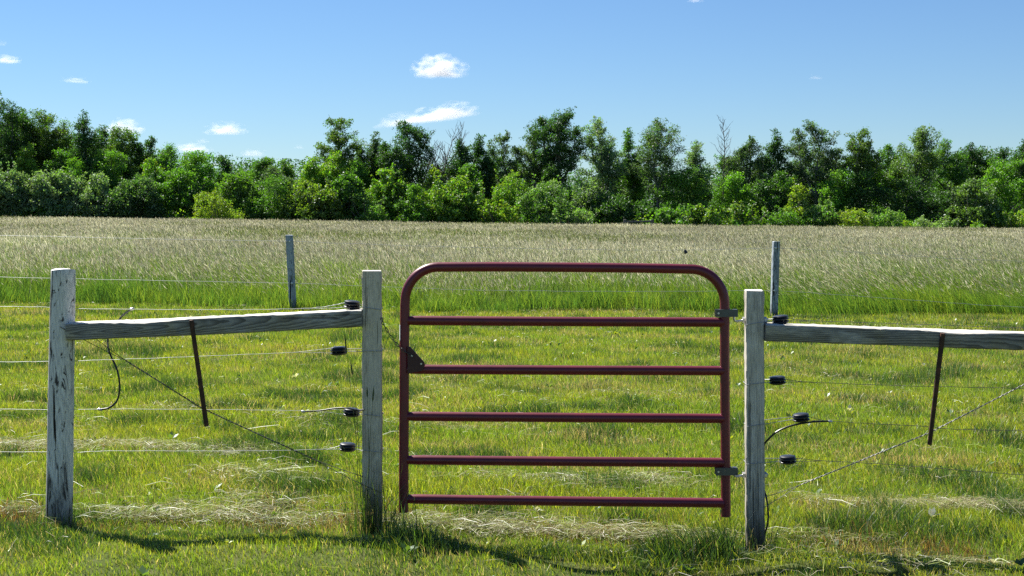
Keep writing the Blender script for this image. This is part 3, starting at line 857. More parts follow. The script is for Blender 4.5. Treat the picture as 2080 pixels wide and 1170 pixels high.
SHRUBS = [
    # label, px, width, ytop, hue, Y, tips
    ('grey green shrub cut by the left edge of the photo', 8, 120, 338, 'silver', 98, None),
    ('wide silvery shrub below the broad topped tall tree', 112, 140, 345, 'silver', 98.5, None),
    ('silvery shrub with whitish leaf tops under the dark pointed tree', 190, 110, 352, 'silver', 98, 'pale'),
    ('round dark shrub with a bluish green face, near the far left post', 275, 118, 352, 'deep', 97, 'silver'),
    ('leafy mid green shrub behind the low yellow green bush on the left', 362, 116, 332, 'mid', 99.5, 'bright'),
    ('low rounded yellow green bush at the field edge on the left', 433, 92, 388, 'yellow', 96, 'yellow'),
    ('tall mid green shrub right of the low yellow green bush', 482, 96, 345, 'olive', 99, 'bright'),
    ('dark shrub directly left of the far left fence post', 545, 110, 355, 'mid', 98, None),
    ('broad olive shrub with yellowish top behind the far left fence post', 628, 138, 366, 'olive', 97, 'yellow'),
    ('dark deep green shrub right of the broad olive one', 702, 92, 352, 'deep', 98, 'bright'),
    ('low light green bush at the field edge, left of the middle', 748, 72, 388, 'bright', 96.5, 'pale'),
    ('bright leafy shrub below the dense rounded dark tree', 795, 92, 340, 'bright', 99, 'yellow'),
    ('light green shrub in front of the bare dead branches', 838, 84, 378, 'mid', 97, 'bright'),
    ('large rounded shrub with yellow tipped crown left of the gate top', 922, 138, 356, 'mid', 97.5, 'yellow'),
    ('small yellowish shrub sticking up under the bare dead branches', 878, 46, 342, 'yellow', 99.5, 'yellow'),
    ('low yellow green mound at the field edge, over the left of the gate', 1010, 98, 410, 'yellow', 96, 'bright'),
    ('bright green leafy shrub behind the low yellow mound', 1036, 84, 350, 'bright', 99, 'yellow'),
    ('shrub with whitish flowering top over the middle of the gate', 1110, 136, 364, 'mid', 97.5, 'pale'),
    ('low pale spreading bush at the field edge over the middle of the gate', 1166, 126, 420, 'pale', 96, 'bright'),
    ('shaded grey shrub right of the whitish topped one', 1190, 80, 370, 'grey', 99, 'pale'),
    ('dark leafy shrub at the foot of the broad shimmering tree', 1240, 90, 392, 'deep', 98, 'mid'),
    ('low scrubby bush beside the small far wooden brace', 1300, 90, 412, 'deep', 98.5, 'mid'),
    ('green scrubby bush right of the small far wooden brace', 1370, 84, 418, 'mid', 97, 'bright'),
    ('light green low bush over the gate hinge side', 1432, 80, 414, 'mid', 97, 'yellow'),
    ('rounded green bush at the field edge above the right gate post', 1512, 96, 412, 'mid', 97, 'yellow'),
    ('upright yellow green bush standing taller than the low ones on the right', 1617, 46, 372, 'yellow', 97.5, 'yellow'),
    ('low dull green bush at the foot of the upright yellow green one', 1585, 70, 420, 'mid', 96.5, 'bright'),
    ('pale green bush with whitish leaf tops right of the upright yellow green one', 1672, 80, 408, 'mid', 97, 'pale'),
    ('bright yellow low bush at the field edge in the right part', 1728, 104, 424, 'yellow', 96, 'yellow'),
    ('light bush with grey white tops next to the bright yellow low bush', 1806, 84, 428, 'bright', 96, 'pale'),
    ('low whitish bush in front of the bushy peak', 1890, 86, 440, 'pale', 96, 'pale'),
    ('large grey green shrub near the right edge', 1978, 122, 364, 'olive', 98, 'silver'),
    ('tiny round light bush at the field edge near the right', 1988, 34, 450, 'bright', 95.5, 'yellow'),
    ('yellow green low bush at the right edge of the photo', 2066, 76, 428, 'yellow', 96, 'bright'),
    ('dark shrub between the low whitish bush and the large grey green shrub', 1915, 90, 385, 'deep', 99, None),
]
for i, (lb, px, wp, yt, hue, Y, tips) in enumerate(SHRUBS):
    make_shrub(lb, px, wp, yt, hue, Y, tips, i)

make_bare('bare many stemmed dead tree with grey branches against the sky', 884, 64, 286, 102.5, 1, 4)
make_bare('thin leafless dead snag standing alone in the gap of the row', 1470, 24, 243, 104, 2, 1)


def far_wood():
    rng = np.random.default_rng(77)
    top = np.array([(-1500, 300), (0, 250), (200, 288), (260, 286), (330, 300), (400, 309), (470, 316), (560, 319), (660, 320), (760, 326), (900, 336), (1020, 338),
                    (1200, 336), (1430, 336), (1500, 328), (1700, 315), (1850, 298), (1960, 296), (2080, 300), (3600, 290)], float)
    C, S = [], []
    for Y, dy in ((122., 0), (114., 26), (110., 55)):
        xs = np.arange(px_to_x(-900, Y), px_to_x(3000, Y), .42)
        for x in xs:
            px = CX + x / Y * F
            yt = np.interp(px, top[:, 0], top[:, 1]) + dy
            zt = EYE - (yt - HY) / F * Y + (vnoise(x, Y, 1.7, 400) - 1.0) * 1.0 - .35
            zb = g1(x, Y)
            for k in range(6):
                C.append((x + rng.normal() * .3, Y + rng.normal() * .8, zt - (zt - zb) * (k / 5.6) ** 1.25 * (.9 + .2 * rng.random()))); S.append(.45 + .25 * rng.random())
    C = np.array(C); S = np.array(S)
    m = len(C); idx = np.repeat(np.arange(m), 74); n = len(idx)
    p = C[idx] + np.clip(rng.normal(size=(n, 3)), -1.6, 1.6) * S[idx][:, None] * .62
    c = HUE['deep'] * (.8 + .5 * rng.random((m, 1)))[idx] * (.7 + .6 * rng.random((n, 1))) + np.array((.004, .006, .006))
    V, q, cc = leaf_faces(p, .19 * (.6 + .8 * rng.random(n)), c, rng)
    tag(np_mesh('far_wood', V, q, None, cc, M_leaf), 'far dark wood closing the view behind the row of trees and shrubs', 'wood', kind='stuff')


def verge():
    """nettles, brambles and saplings between meadow and wood"""
    rng = np.random.default_rng(78); NV = 4300
    x = (rng.random(NV) * 2 - 1) * 46; y = 96.8 + 4.2 * rng.random(NV) ** 1.2
    hh = (.45 + 1.1 * vnoise(x, y * 0, 2.2, 410) + .5 * (y - 96.8) / 4) * (.5 + .6 * rng.random(NV))
    C = np.stack([x, y, ground(x, y) + hh], -1)
    idx = np.repeat(np.arange(NV), 26); n = len(idx)
    p = C[idx] + rng.normal(size=(n, 3)) * np.array((.22, .22, .2))
    hue = np.where((rng.random(NV) < .6)[:, None], np.where((rng.random(NV) < .35)[:, None], HUE['yellow'], HUE['bright']), HUE['mid']) * (.7 + .5 * rng.random((NV, 1)))
    V, q, cc = leaf_faces(p, .14 * (.6 + .8 * rng.random(n)), hue[idx] * (.7 + .6 * rng.random((n, 1))), rng)
    tag(np_mesh('undergrowth', V, q, None, cc, M_leaf), 'low tangled undergrowth under the shrubs along the meadow edge', 'undergrowth', kind='stuff')


far_wood()
verge()

# ------------------------------------------------------------------ posts
def round_post(name, label, top, bot, rt_, rb, mat, seed, group):
    rng = np.random.default_rng(seed)
    top = np.array(top); bot = np.array(bot)
    rings = []; seg = 40; n = 46
    ph = rng.random(8) * 6.28
    for i in range(n + 1):
        t = i / n; c = bot + (top - bot) * t; r = rb + (rt_ - rb) * t
        ring = []
        for k in range(seg):
            a = k / seg * 2 * math.pi
            d = 1 + .014 * math.sin(2 * a + ph[0] + t * 2) + .010 * math.sin(3 * a + ph[1] - t * 5) + .008 * math.sin(5 * a + 9 * t + ph[2]) + .006 * rng.normal()
            ring.append(c + np.array((math.cos(a) * r * d, math.sin(a) * r * d, .004 * math.sin(a * 2 + ph[3]) if i == n else 0)))
        rings.append(ring)
    tc = rings[-1]; c = np.mean(tc, axis=0)
    rings.append([c + (p - c) * .985 + np.array((0, 0, .002)) for p in tc])
    mb = MB(); mb.loft(rings)
    o = mb.build(name, mat, loc=(bot[0], bot[1], bot[2] + .12), angle=30)
    return tag(o, label, 'post', group)


def rrect(hx, hy, b):
    pts = []
    for sx, sy, a0 in ((1, 1, 0), (-1, 1, 90), (-1, -1, 180), (1, -1, 270)):
        for k in range(4):
            a = R(a0 + 30 * k); pts.append((sx * (hx - b) + b * math.cos(a), sy * (hy - b) + b * math.sin(a)))
    return pts


def square_post(parent_or_none, name, top, bot, hx, hy, mat, seed, bevel=.007, yaw=0., rough=.0012):
    rng = np.random.default_rng(seed); top = np.array(top); bot = np.array(bot)
    rings = []; n = 40; base = rrect(hx, hy, bevel)
    for i in range(n + 1):
        t = i / n; c = bot + (top - bot) * t
        yw = yaw + .02 * math.sin(t * 3 + seed)
        ring = []
        for (x, y) in base:
            j = rng.normal() * rough
            x2, y2 = x * (1 + .01 * math.sin(7 * t + seed)) + j, y + j
            ring.append(c + np.array((x2 * math.cos(yw) - y2 * math.sin(yw), x2 * math.sin(yw) + y2 * math.cos(yw), rng.normal() * .0012 if i == n else 0)))
        rings.append(ring)
    c = np.mean(rings[-1], axis=0)
    rings.append([c + (p - c) * .93 + np.array((0, 0, .004)) for p in rings[-1]])
    mb = MB(); mb.loft(rings)
    return mb, mb.build(name, mat, parent_or_none, angle=35, loc=None if parent_or_none else (bot[0], bot[1], bot[2] + .12))


def foot(px, Y, drop=.12):
    x = px_to_x(px, Y); return np.array((x, Y, g1(x, Y) - drop))


GP = 'posts of the near fence'
round_post('fence_post', 'thick round weathered white post at the left end of the left rail', P(128.5, 548), foot(118.5, YF), .0605, .066, M_postround, 3, GP)
b2 = foot(757, YF)
_, o = square_post(None, 'gate_post', P(755.5, 551), b2, .0485, .046, M_postgate, 4, yaw=.05)
tag(o, 'brownish grey square post on the latch side of the red gate', 'post', GP)
hp = foot(1534, YF)
hinge_post = empty('gate_post', (hp[0], hp[1], hp[2] + .12), 'grey square post that carries the hinges of the red gate', 'post', GP)
square_post(hinge_post, 'shaft', P(1531.5, 591), hp, .0455, .044, M_posthinge, 5, yaw=-.06)


def pin(py):
    mb = MB()
    a = P(1491, py + 3, YF - .005); b = P(1512, py, YF - .002)
    mb.tube([P(1491, py - 16, YF - .005), P(1491, py - 2, YF - .005), P(1492.5, py + 2, YF - .005), P(1497, py + 3, YF - .004), b, P(1560, py - 1, YF)], .0065, 10)
    o = mb.build('hinge_pin', M_bolt, hinge_post)
    for xa, xb in ((1508, 1513.5), (1552, 1557.5)):
        n = MB(); n.tube([P(xa, py, YF - .002), P(xb, py - .5, YF - .002)], .0155, 6); n.build('nut', M_bolt, o, angle=25)


pin(650); pin(965)

# the post at the far end of the right bay, just outside the frame
xe = 2196
_, o = square_post(None, 'fence_post', P(xe, 612), foot(xe, YF), .046, .045, M_posthinge, 9, yaw=.03)
tag(o, 'square grey post at the right end of the right rail', 'post', GP)


# ------------------------------------------------------------------ rails
def rail(label, a, b, hh, hd, mat, seed):
    rng = np.random.default_rng(seed); a = np.array(a); b = np.array(b)
    ax = (b - a) / np.linalg.norm(b - a); yy = np.array((0, 1., 0)); up = np.cross(ax, yy); up = up if up[2] > 0 else -up
    base = rrect(hd, hh, .010)
    rings = []; n = 60
    for i in range(n + 1):
        t = i / n; c = a + (b - a) * t + up * .003 * math.sin(t * 4 + seed)
        k = 1 + .012 * math.sin(9 * t + seed)
        wane = .010 * max(0, math.sin(t * 7 + seed * 2)) ** 4
        ring = []
        for (y, z) in base:
            j = rng.normal() * .0009
            z2 = z * k + j
            if z > 0 and y < 0: z2 -= wane
            ring.append(c + yy * (y + j) + up * z2)
        rings.append(ring)
    mb = MB(); mb.loft(rings)
    o = mb.build('fence_rail', mat, loc=a, angle=35)
    return tag(o, label, 'rail', 'rails of the near fence')


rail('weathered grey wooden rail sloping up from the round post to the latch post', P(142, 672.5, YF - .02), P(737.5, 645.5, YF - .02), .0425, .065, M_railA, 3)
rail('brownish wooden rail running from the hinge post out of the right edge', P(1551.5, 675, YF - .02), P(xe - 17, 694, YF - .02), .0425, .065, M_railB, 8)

# ------------------------------------------------------------------ gate
YG = YF - .005
gate = empty('farm_gate', (*P(1147, 1040, YG)[:2], float(P(0, 1049, YG)[2])), 'dark red tubular steel farm gate with six bars and rounded top corners', 'gate')
TR = .0246
fr = MB()
pts = [P(820, 1040, YG), P(820.5, 900, YG), P(821.5, 700, YG), P(822.5, 622, YG)]
def arc(c, rx, ry, a0, a1, n):
    return [P(c[0] + rx * math.cos(R(a0 + (a1 - a0) * i / n)), c[1] - ry * math.sin(R(a0 + (a1 - a0) * i / n)), YG) for i in range(1, n + 1)]
pts += arc((890, 612), 67, 69.5, 180, 90, 14)
pts += [P(1000, 542, YG), P(1150, 543, YG), P(1300, 544.5, YG), P(1402, 546.5, YG)]
pts += arc((1402, 616.5), 70, 70, 90, 0, 14)
pts += [P(1472, 700, YG), P(1473, 850, YG), P(1474.5, 1049, YG)]
fr.tube(pts, TR, 20)
fr.build('frame', M_red, gate)
for (y0, y1) in ((651, 654.5), (750, 753), (845.5, 850), (934, 939.5), (1013.5, 1021.5)):
    rb = MB()
    # tubes flattened at the left where they saddle the upright
    xs = [826, 834, 846, 858, 1000, 1200, 1400, 1462, 1470]
    fl = [.86, .93, 1, 1, 1, 1, 1, 1.0, 1.09]
    p = [P(x, y0 + (y1 - y0) * (x - 822) / 650 + (.0 if x < 1400 else 0) + .5 * math.sin((x - 822) / 650 * 3.14), YG) for x in xs]
    rb.tube(p, [TR * f * .985 for f in fl], 20)
    rb.build('rail', M_red, gate)
M_plate = principled('dark_maroon_plate', (.045, .008, .010), .5, noise=((.07, .02, .015), 30, .5, .7))
gp = MB()
gp.prism([P(x, y, YG) for x, y in ((829, 703), (834, 703), (863, 735), (864, 741), (858, 752), (829, 757))], YG - TR - .006, YG - TR + .004)
gpo = gp.build('gusset_plate', M_plate, gate, angle=20)
for (x, y) in ((838, 721), (856.5, 737.5)):
    bm_ = MB(); c = P(x, y, YG); c[1] = YG - TR - .006
    bm_.tube([c + np.array((0, .004, 0)), c + np.array((0, -.004, 0))], .005, 8); bm_.build('bolt', M_bolt, gpo)
st = MB()
c0 = P(822, 660, YG); c1 = P(822, 691, YG)
rings = []
for z in np.linspace(c1[2], c0[2], 4):
    rings.append([(c0[0] + (TR + q) * math.cos(R(a)), YG + (TR + q) * math.sin(R(a)), z) for q, aa in ((.0022, range(150, 215, 8)), (.0004, range(214, 149, -8))) for a in aa])
st.loft(rings); st.build('sticker', M_sticker, gate)


def strap(py, px):
    s = MB(); h = 7.6
    z0 = float(P(px, py + h, YG)[2]); z1 = float(P(px, py - h, YG)[2]); xc = float(P(px, py, YG)[0])
    r0, r1 = TR + .001, TR + .0065
    ring = lambda z: ([(xc + r1 * math.cos(R(a)), YG + r1 * math.sin(R(a)), z) for a in range(0, 361, 12)] + [(xc + r0 * math.cos(R(a)), YG + r0 * math.sin(R(a)), z) for a in range(360, -1, -12)])
    s.loft([ring(z0), ring(z1)])
    xl = float(P(1452, py, YG)[0]); xr = float(P(1497, py, YG)[0])
    s.box((xl, YG - r1 + .0002, z0 + .0003), (xc, YG - r1 + .0056, z1 - .0003))
    s.box((xl, YG + .004, z0 + .0003), (xc - TR * .7, YG + .010, z1 - .0003))
    s.box((xc, YG - r1 + .0002, z0 + .0003), (xr, YG - r1 + .0056, z1 - .0003))
    s.box((xr - .022, YG - r1 + .0060, z0 + .0006), (xr - .002, YG + .016, z1 - .0006))
    o = s.build('hinge_strap', M_strap, gate, angle=30)
    b = MB(); c = P(1457.5, py, YG); c[1] = YG - r1
    b.tube([c + np.array((0, .02, 0)), c + np.array((0, -.005, 0))], .0055, 8); b.build('bolt', M_bolt, o)


strap(635.5, 1472); strap(956, 1473.7)

# chain between latch post and gate
ch = MB(); a = P(775, 652, YF - .03); b = P(836, 727, YG - TR - .012)
pA = [P(775, 652, YF - .03), P(788, 674, YF - .035), P(800, 692, YF - .035), P(813, 706, YG - TR - .010), P(826, 716, YG - TR - .012), P(838, 724, YG - TR - .012)]
path = spline(pA, 16); seglen = np.cumsum([0] + [np.linalg.norm(path[i + 1] - path[i]) for i in range(len(path) - 1)])
nl = 11
for i in range(nl):
    s0 = seglen[-1] * (i + .5) / nl
    j = min(len(path) - 2, int(np.searchsorted(seglen, s0)) - 1); c = path[j]; t = path[j + 1] - path[j]; t /= np.linalg.norm(t)
    u = np.cross(t, (0, 1, 0)); u /= np.linalg.norm(u)
    if i % 2: u = np.cross(t, u)
    l = seglen[-1] / nl * .62; wd_ = .0055
    loop = [c + t * (l - wd_) * (1 if abs(q) < 90 else -1) + (t * math.cos(R(q)) + u * math.sin(R(q))) * wd_ for q in (-90, -60, -30, 0, 30, 60, 90, 91, 120, 150, 180, -150, -120, -91)]
    ch.tube(loop, .0017, 6, closed=True)
cho = ch.build('gate_chain', M_chain, loc=a)
tag(cho, 'short dark chain hanging from the latch post to the red gate', 'chain')
sp = MB(); sp.tube([P(771, 655, YF - .03), P(774.5, 645, YF - .052), P(777, 645, YF - .03), P(776, 656, YF - .028)], .0025, 6)
sp.build('staple', M_chain, cho)

# ------------------------------------------------------------------ wires and insulators
WR = .00105


def wire(label, strands, mat=M_wire, r=WR, group='fence wires', name='fence_wire', wig=.0006, n=14, seed=0, loc=None):
    rng = np.random.default_rng(seed + 50)
    mb = MB()
    for s in strands:
        p = spline(s, n)
        ph = rng.random() * 6
        p = [q + np.array((0, 0, wig * math.sin(i * .9 + ph) + wig * .6 * rng.normal())) if 0 < i < len(p) - 1 else q for i, q in enumerate(p)]
        mb.tube(p, r, 6)
    o = mb.build(name, mat, loc=strands[0][-1])
    return tag(o, label, 'wire', group)


def PF(pts, Y=YF): return [P(x, y, Y) for x, y in pts]


XO = -330
GL = 'wires of the near fence'
wire('topmost near wire left of the gate, passing just above the wooden rail', [PF([(XO, 619), (0, 622.5), (104, 624), (154, 627), (268, 628), (420, 629), (560, 628), (640, 625), (676, 620), (703, 614)]),
      PF([(600, 627), (650, 626.5), (690, 624.5), (706, 623)])], group=GL, seed=1)
wire('second near wire left of the gate, crossing just below the wooden rail', [PF([(XO, 733), (0, 735), (100, 734), (154, 733), (300, 728), (450, 722), (590, 716), (640, 711), (676, 707)]),
      PF([(590, 716), (640, 716), (678, 717.5)])], group=GL, seed=2)
wire('third near wire left of the gate, where the black cable ends', [PF([(XO, 829), (0, 831), (100, 832), (250, 831), (450, 832), (600, 834), (640, 835), (680, 832), (704, 834)]),
      PF([(620, 835), (670, 838), (690, 841), (704, 841)])], group=GL, seed=3)
wire('lowest near wire left of the gate, low over the mown grass', [PF([(XO, 920), (0, 918), (100, 918), (150, 919), (220, 916), (400, 916), (560, 915), (660, 912), (694, 904)]),
      PF([(640, 913), (670, 913), (694, 912)])], group=GL, seed=4)
wire('topmost near wire right of the gate, grazing the top of the right rail', [PF([(1598, 646), (1640, 651), (1750, 655), (1950, 662), (2080, 666), (xe - 16, 670)]), PF([(1598, 652), (1640, 652)])], M_darkwire, r=.0014, group=GL, seed=5)
wire('second near wire right of the gate, just under the right rail', [PF([(1590, 769.5), (1620, 774), (1660, 777), (1850, 784), (2080, 789), (xe - 16, 793)]), PF([(1592, 776), (1630, 776), (1660, 777)])], M_darkwire, r=.0014, group=GL, seed=6)
wire('third near wire right of the gate, joined by a curved black cable', [PF([(1640, 846), (1665, 852), (1690, 856), (1780, 861), (1880, 866), (1940, 872), (2080, 875), (xe - 16, 878)]), PF([(1640, 853), (1660, 855), (1690, 856)])], M_darkwire, r=.0014, group=GL, seed=7)
wire('lowest near wire right of the gate, crossing the slanting brace wire', [PF([(1613, 930), (1640, 933), (1670, 936), (1800, 943), (1950, 955), (2080, 965), (xe - 16, 974)]), PF([(1613, 937), (1650, 937), (1670, 936)])], M_darkwire, r=.0014, group=GL, seed=8)
GB = 'wires of the far fence'
wire('upper wire of the far fence, drawn across the tan seed heads', [PF([(-420, 470), (0, 478), (300, 485), (584, 490)], YB - .07), PF([(584, 490), (900, 501), (1200, 507), (1392, 508), (1574, 503.5)], YB - .07),
      PF([(1574, 503.5), (1750, 513), (1900, 523), (2080, 531), (2500, 545)], YB - .07)], r=.0026, group=GB, seed=9, wig=.002)
wire('lower wire of the far fence, drawn across the green foot of the meadow', [PF([(-420, 556), (0, 563), (300, 569.5), (590, 575)], YB - .07), PF([(590, 575), (900, 587), (1050, 590.5), (1300, 592), (1573, 590)], YB - .07),
      PF([(1573, 590), (1750, 602), (1900, 613), (2080, 624), (2500, 642)], YB - .07)], r=.0026, group=GB, seed=10, wig=.002)


def twist(a, b, r0, turns, n=60, ph=0, tight=True):
    a = np.array(a); b = np.array(b); ax = (b - a) / np.linalg.norm(b - a); u = np.cross(ax, (0, 1, 0)); u /= np.linalg.norm(u); v = np.array((0, 1., 0))
    out = []
    for i in range(n + 1):
        t = i / n; q = 2 * math.pi * turns * t + ph
        out.append(a + (b - a) * t + r0 * (u * math.cos(q) + v * math.sin(q)))
    return out


def brace(label, segs, mat, seed):
    mb = MB()
    for kind, a, b, k in segs:
        if kind == 't':
            mb.tube(twist(a, b, .0021, k, int(k * 8)), .0019, 5); mb.tube(twist(a, b, .0021, k, int(k * 8), math.pi), .0019, 5)
        else:
            mb.tube(spline([a, (np.array(a) + b) / 2 + np.array((0, 0, -.002)), b], 5), .0017, 5)
    return tag(mb.build('brace_wire', mat, loc=segs[0][1]), label, 'wire', 'brace wires of the near fence')


def wrap(mb, px, py0, py1, hx, hy, Y=YF):
    """a loop of wire round a post"""
    c = P(px, py0, Y); d = P(px, py1, Y)
    mb.tube([(c[0] - hx, Y - hy, c[2]), (d[0] + hx, Y - hy, d[2]), (d[0] + hx, Y + hy, d[2]), (c[0] - hx, Y + hy, c[2])], .0016, 5, closed=True)


bw = brace('slanting twisted brace wire left of the gate, running down to the latch post foot',
      [('s', P(122, 664, YF - .064), P(170, 690, YF - .064), 0), ('s', P(170, 690, YF - .064), P(255, 732, YF - .01), 0), ('s', P(196, 689, YF + .0), P(255, 732, YF), 0), ('t', P(255, 732), P(408, 828), 9), ('t', P(408, 828), P(470, 857), 6),
       ('t', P(470, 857), P(640, 934), 9), ('s', P(640, 934), P(737, 985, YF - .05), 0), ('s', P(640, 934), P(737, 968, YF - .048), 0), ('s', P(726, 979, YF - .052), P(775, 1001, YF - .050), 0)], M_darkwire, 1)
brace('twisted brace wire rising from the hinge post foot towards the right edge',
      [('s', P(1553, 1010, YF - .046), P(1625, 985), 0), ('s', P(1553, 1030, YF - .046), P(1625, 985), 0), ('t', P(1625, 985), P(1888, 879), 15), ('t', P(1888, 879), P(2080, 781), 11), ('t', P(2080, 781), P(xe - 17, 722), 6)], M_midwire, 2)

# rods that tighten the brace wires
def rod(label, a, b, r0, r1, mat):
    mb = MB(); mb.tube([a, a + (b - a) * .02, (np.array(a) + b) / 2, b], [r0 * .9, r0, (r0 + r1) / 2, r1], 12)
    return tag(mb.build('twist_rod', mat, loc=b), label, 'rod', 'rods twisting the brace wires')


rod('dark straight rod leaning over the left rail and hooked in the brace wire', P(388.5, 650, YF - .092), P(419.5, 865, YF - .018), .0115, .0125, M_rust)
rod('rusty round rod hung over the right rail and hooked in the brace wire', P(1915, 677, YF - .092), P(1888, 903, YF - .016), .0128, .0118, M_rust)

# black insulated cables
def cable(label, pts, r=.0049, clamps=()):
    mb = MB(); mb.tube(spline(pts, 8), r, 8)
    o = mb.build('jumper_cable', M_cable, loc=pts[0]); tag(o, label, 'cable', 'black jumper cables')
    for (c, d) in clamps:
        k = MB(); k.tube([c - d, c - d * .5, c + d * .5, c + d], [.003, .0068, .0068, .003], 8); k.build('clamp', M_bolt, o)
    return o


cable('black cable dropping in an S curve from the top left wire behind the left rail',
      [P(267, 628, YF), P(250, 640, YF + .03), P(238, 655, YF + .085), P(224, 672, YF + .09), P(219, 692, YF + .08), P(222, 715, YF + .04), P(238, 752, YF), P(243, 785), P(238, 813), P(222, 828), P(203, 832)],
      clamps=((P(268, 627.5), np.array((.012, 0, .001))), (P(203, 832), np.array((.014, 0, -.002)))))
cable('short black cable bridging the third left insulator', [P(618, 836), P(650, 834, YF - .008), P(680, 829.5, YF - .03), P(704, 829, YF - .05), P(724, 833, YF - .052), P(740, 832, YF - .054)], .0036, ((P(616, 836), np.array((.011, 0, 0))),))
cable('black cable arching from the third right wire down to the hinge post', [P(1684, 855.5), P(1650, 857, YF - .01), P(1610, 864, YF - .02), P(1580, 876, YF - .02), P(1560, 893, YF - .01), P(1551, 906, YF + .01), P(1547, 930, YF + .06)],
      clamps=((P(1686, 856), np.array((.013, 0, -.001))),))
cable('black cable bowed along the foot of the hinge post', [P(1548, 985, YF + .055), P(1556, 1008, YF - .0), P(1560.5, 1040, YF - .015), P(1559, 1065, YF - .02), P(1552.5, 1088, YF - .02), P(1549, 1112, YF)])

# strain insulators: one body copied, each with the tie wire that holds it to its post
INS = [('black insulator standing above the left rail against the latch post', 715, 619, 755.5, 1, .0485),
       ('black insulator on the second left wire, farthest from the latch post', 688, 712.5, 756, 1, .0485),
       ('black insulator on the third left wire, bridged by a short black cable', 714, 837.5, 756.5, 1, .0485),
       ('black insulator on the lowest left wire beside the latch post', 706, 908, 757, 1, .0485),
       ('dark insulator sitting on the right rail beside the hinge post', 1585, 649, 1532, -1, .0455),
       ('black insulator on the second right wire, nearest to the hinge post below the rail', 1579, 772.5, 1532.5, -1, .0455),
       ('black insulator on the third right wire above the arching cable', 1627, 848, 1533, -1, .0455),
       ('black insulator on the lowest right wire above the brace wire', 1600, 933.5, 1533.5, -1, .0455)]
proto_body = None
for i, (lb, px, py, ppx, sd, hx) in enumerate(INS):
    c = P(px, py)
    root = empty('insulator', c, lb, 'insulator', 'strain insulators of the near fence')
    root.rotation_euler = (0, R((6, -3, 4, 3, -6, -4, -6, -3)[i]), 0)
    if proto_body is None:
        mb = MB()
        rr, hh = .043, .0215
        prof = [(.006, -hh), (.026, -hh), (.036, -hh + .003), (.0415, -hh + .0075), (rr, -hh + .0115), (.0405, -.0075), (.034, -.005), (.033, -.0035), (.034, -.002), (.0415, -.0005), (.0428, .003), (.0415, .0065),
                (.034, .008), (.0335, .0095), (.0345, .011), (.041, .0125), (.0395, .0165), (.034, hh - .002), (.026, hh), (.006, hh)]
        mb.lathe((0, 0, 0), prof, 28)
        root2 = root
        base = np.array(root.location)
        mb.v = [tuple(np.array(p) + base) for p in mb.v]
        proto_body = mb.build('body', M_black, root, angle=30)
    else:
        bd = proto_body.copy(); col.objects.link(bd); bd.parent = root
    # tie wire in local coordinates of the root
    t = MB(); xp = float(P(ppx, py)[0]) - c[0]; xi = .036 * sd; hy = .049
    zt = (random.random() - .5) * .012
    xn, xf = xp - sd * (hx + .003), xp + sd * (hx + .003)
    loop = [(xi, -.010, -.003), (xn, -hy, zt), (xf, -hy, zt - .004), (xf, hy, zt), (xn, hy, zt + .004), (xi, .010, .006), (-xi * .2, .0345, .004), (-xi * .95, .004, .002), (-xi * .3, -.0335, -.003)]
    t.tube([np.array(q) + c for q in loop], .0017, 6, closed=True)
    t.build('tie_wire', M_wire, root)

# ------------------------------------------------------------------ far fence posts
def far_post(label, tpx, tpy, bpx, w0, w1, seed):
    b = foot(bpx, YB); t = P(tpx, tpy, YB)
    root = empty('fence_post', (b[0], b[1], b[2] + .12), label, 'post', 'posts of the far fence')
    square_post(root, 'shaft', t, b, w0 / 2, .05, M_farpost, seed, .01, .12)
    for y in ((490, 575) if seed == 21 else (503.5, 590)):
        k = MB(); f = (y - tpy) / (640 - tpy); px = tpx + (bpx - tpx) * f
        k.tube([P(px, y, YB - .05), P(px, y, YB - .078)], [.016, .012], 8); k.build('knob', M_sticker, root)
    return root


far_post('blue grey square post of the far fence standing left of the gate', 587.5, 478, 596, .115, .12, 21)
far_post('blue grey square post of the far fence standing above the hinge post', 1576.5, 491, 1571.5, .105, .11, 22)
tg = MB(); tg.tube([P(1390.8, 508, YB - .07), P(1392, 511, YB - .07), P(1394.5, 514.5, YB - .07)], [.012, .026, .028], 8)
tag(tg.build('wire_tag', M_black, loc=P(1391, 508, YB - .07)), 'small dark tube hanging on the upper wire of the far fence', 'tag')

# small wooden brace at the wood's edge
YW = 96.3
M_brace = principled('old_grey_wood', (.15, .145, .13), .9, noise=((.08, .075, .065), 8, .4, .7))
br = empty('wooden_brace', foot(1299, YW, 0), 'small grey wooden brace of two posts and a rail far off at the meadow edge', 'fence')
for px in (1269.5, 1325):
    b = foot(px, YW, .2); t = P(px, 445.5, YW)
    square_post(br, 'post', t, b, .09, .09, M_brace, int(px), .02)
rb = MB(); a = P(1269.5, 450.5, YW - .02); b = P(1325, 449.5, YW - .02); rb.loft([[a + np.array((0, y, z)) for y, z in rrect(.05, .055, .015)], [b + np.array((0, y, z)) for y, z in rrect(.05, .055, .015)]])
rb.build('rail', M_brace, br)

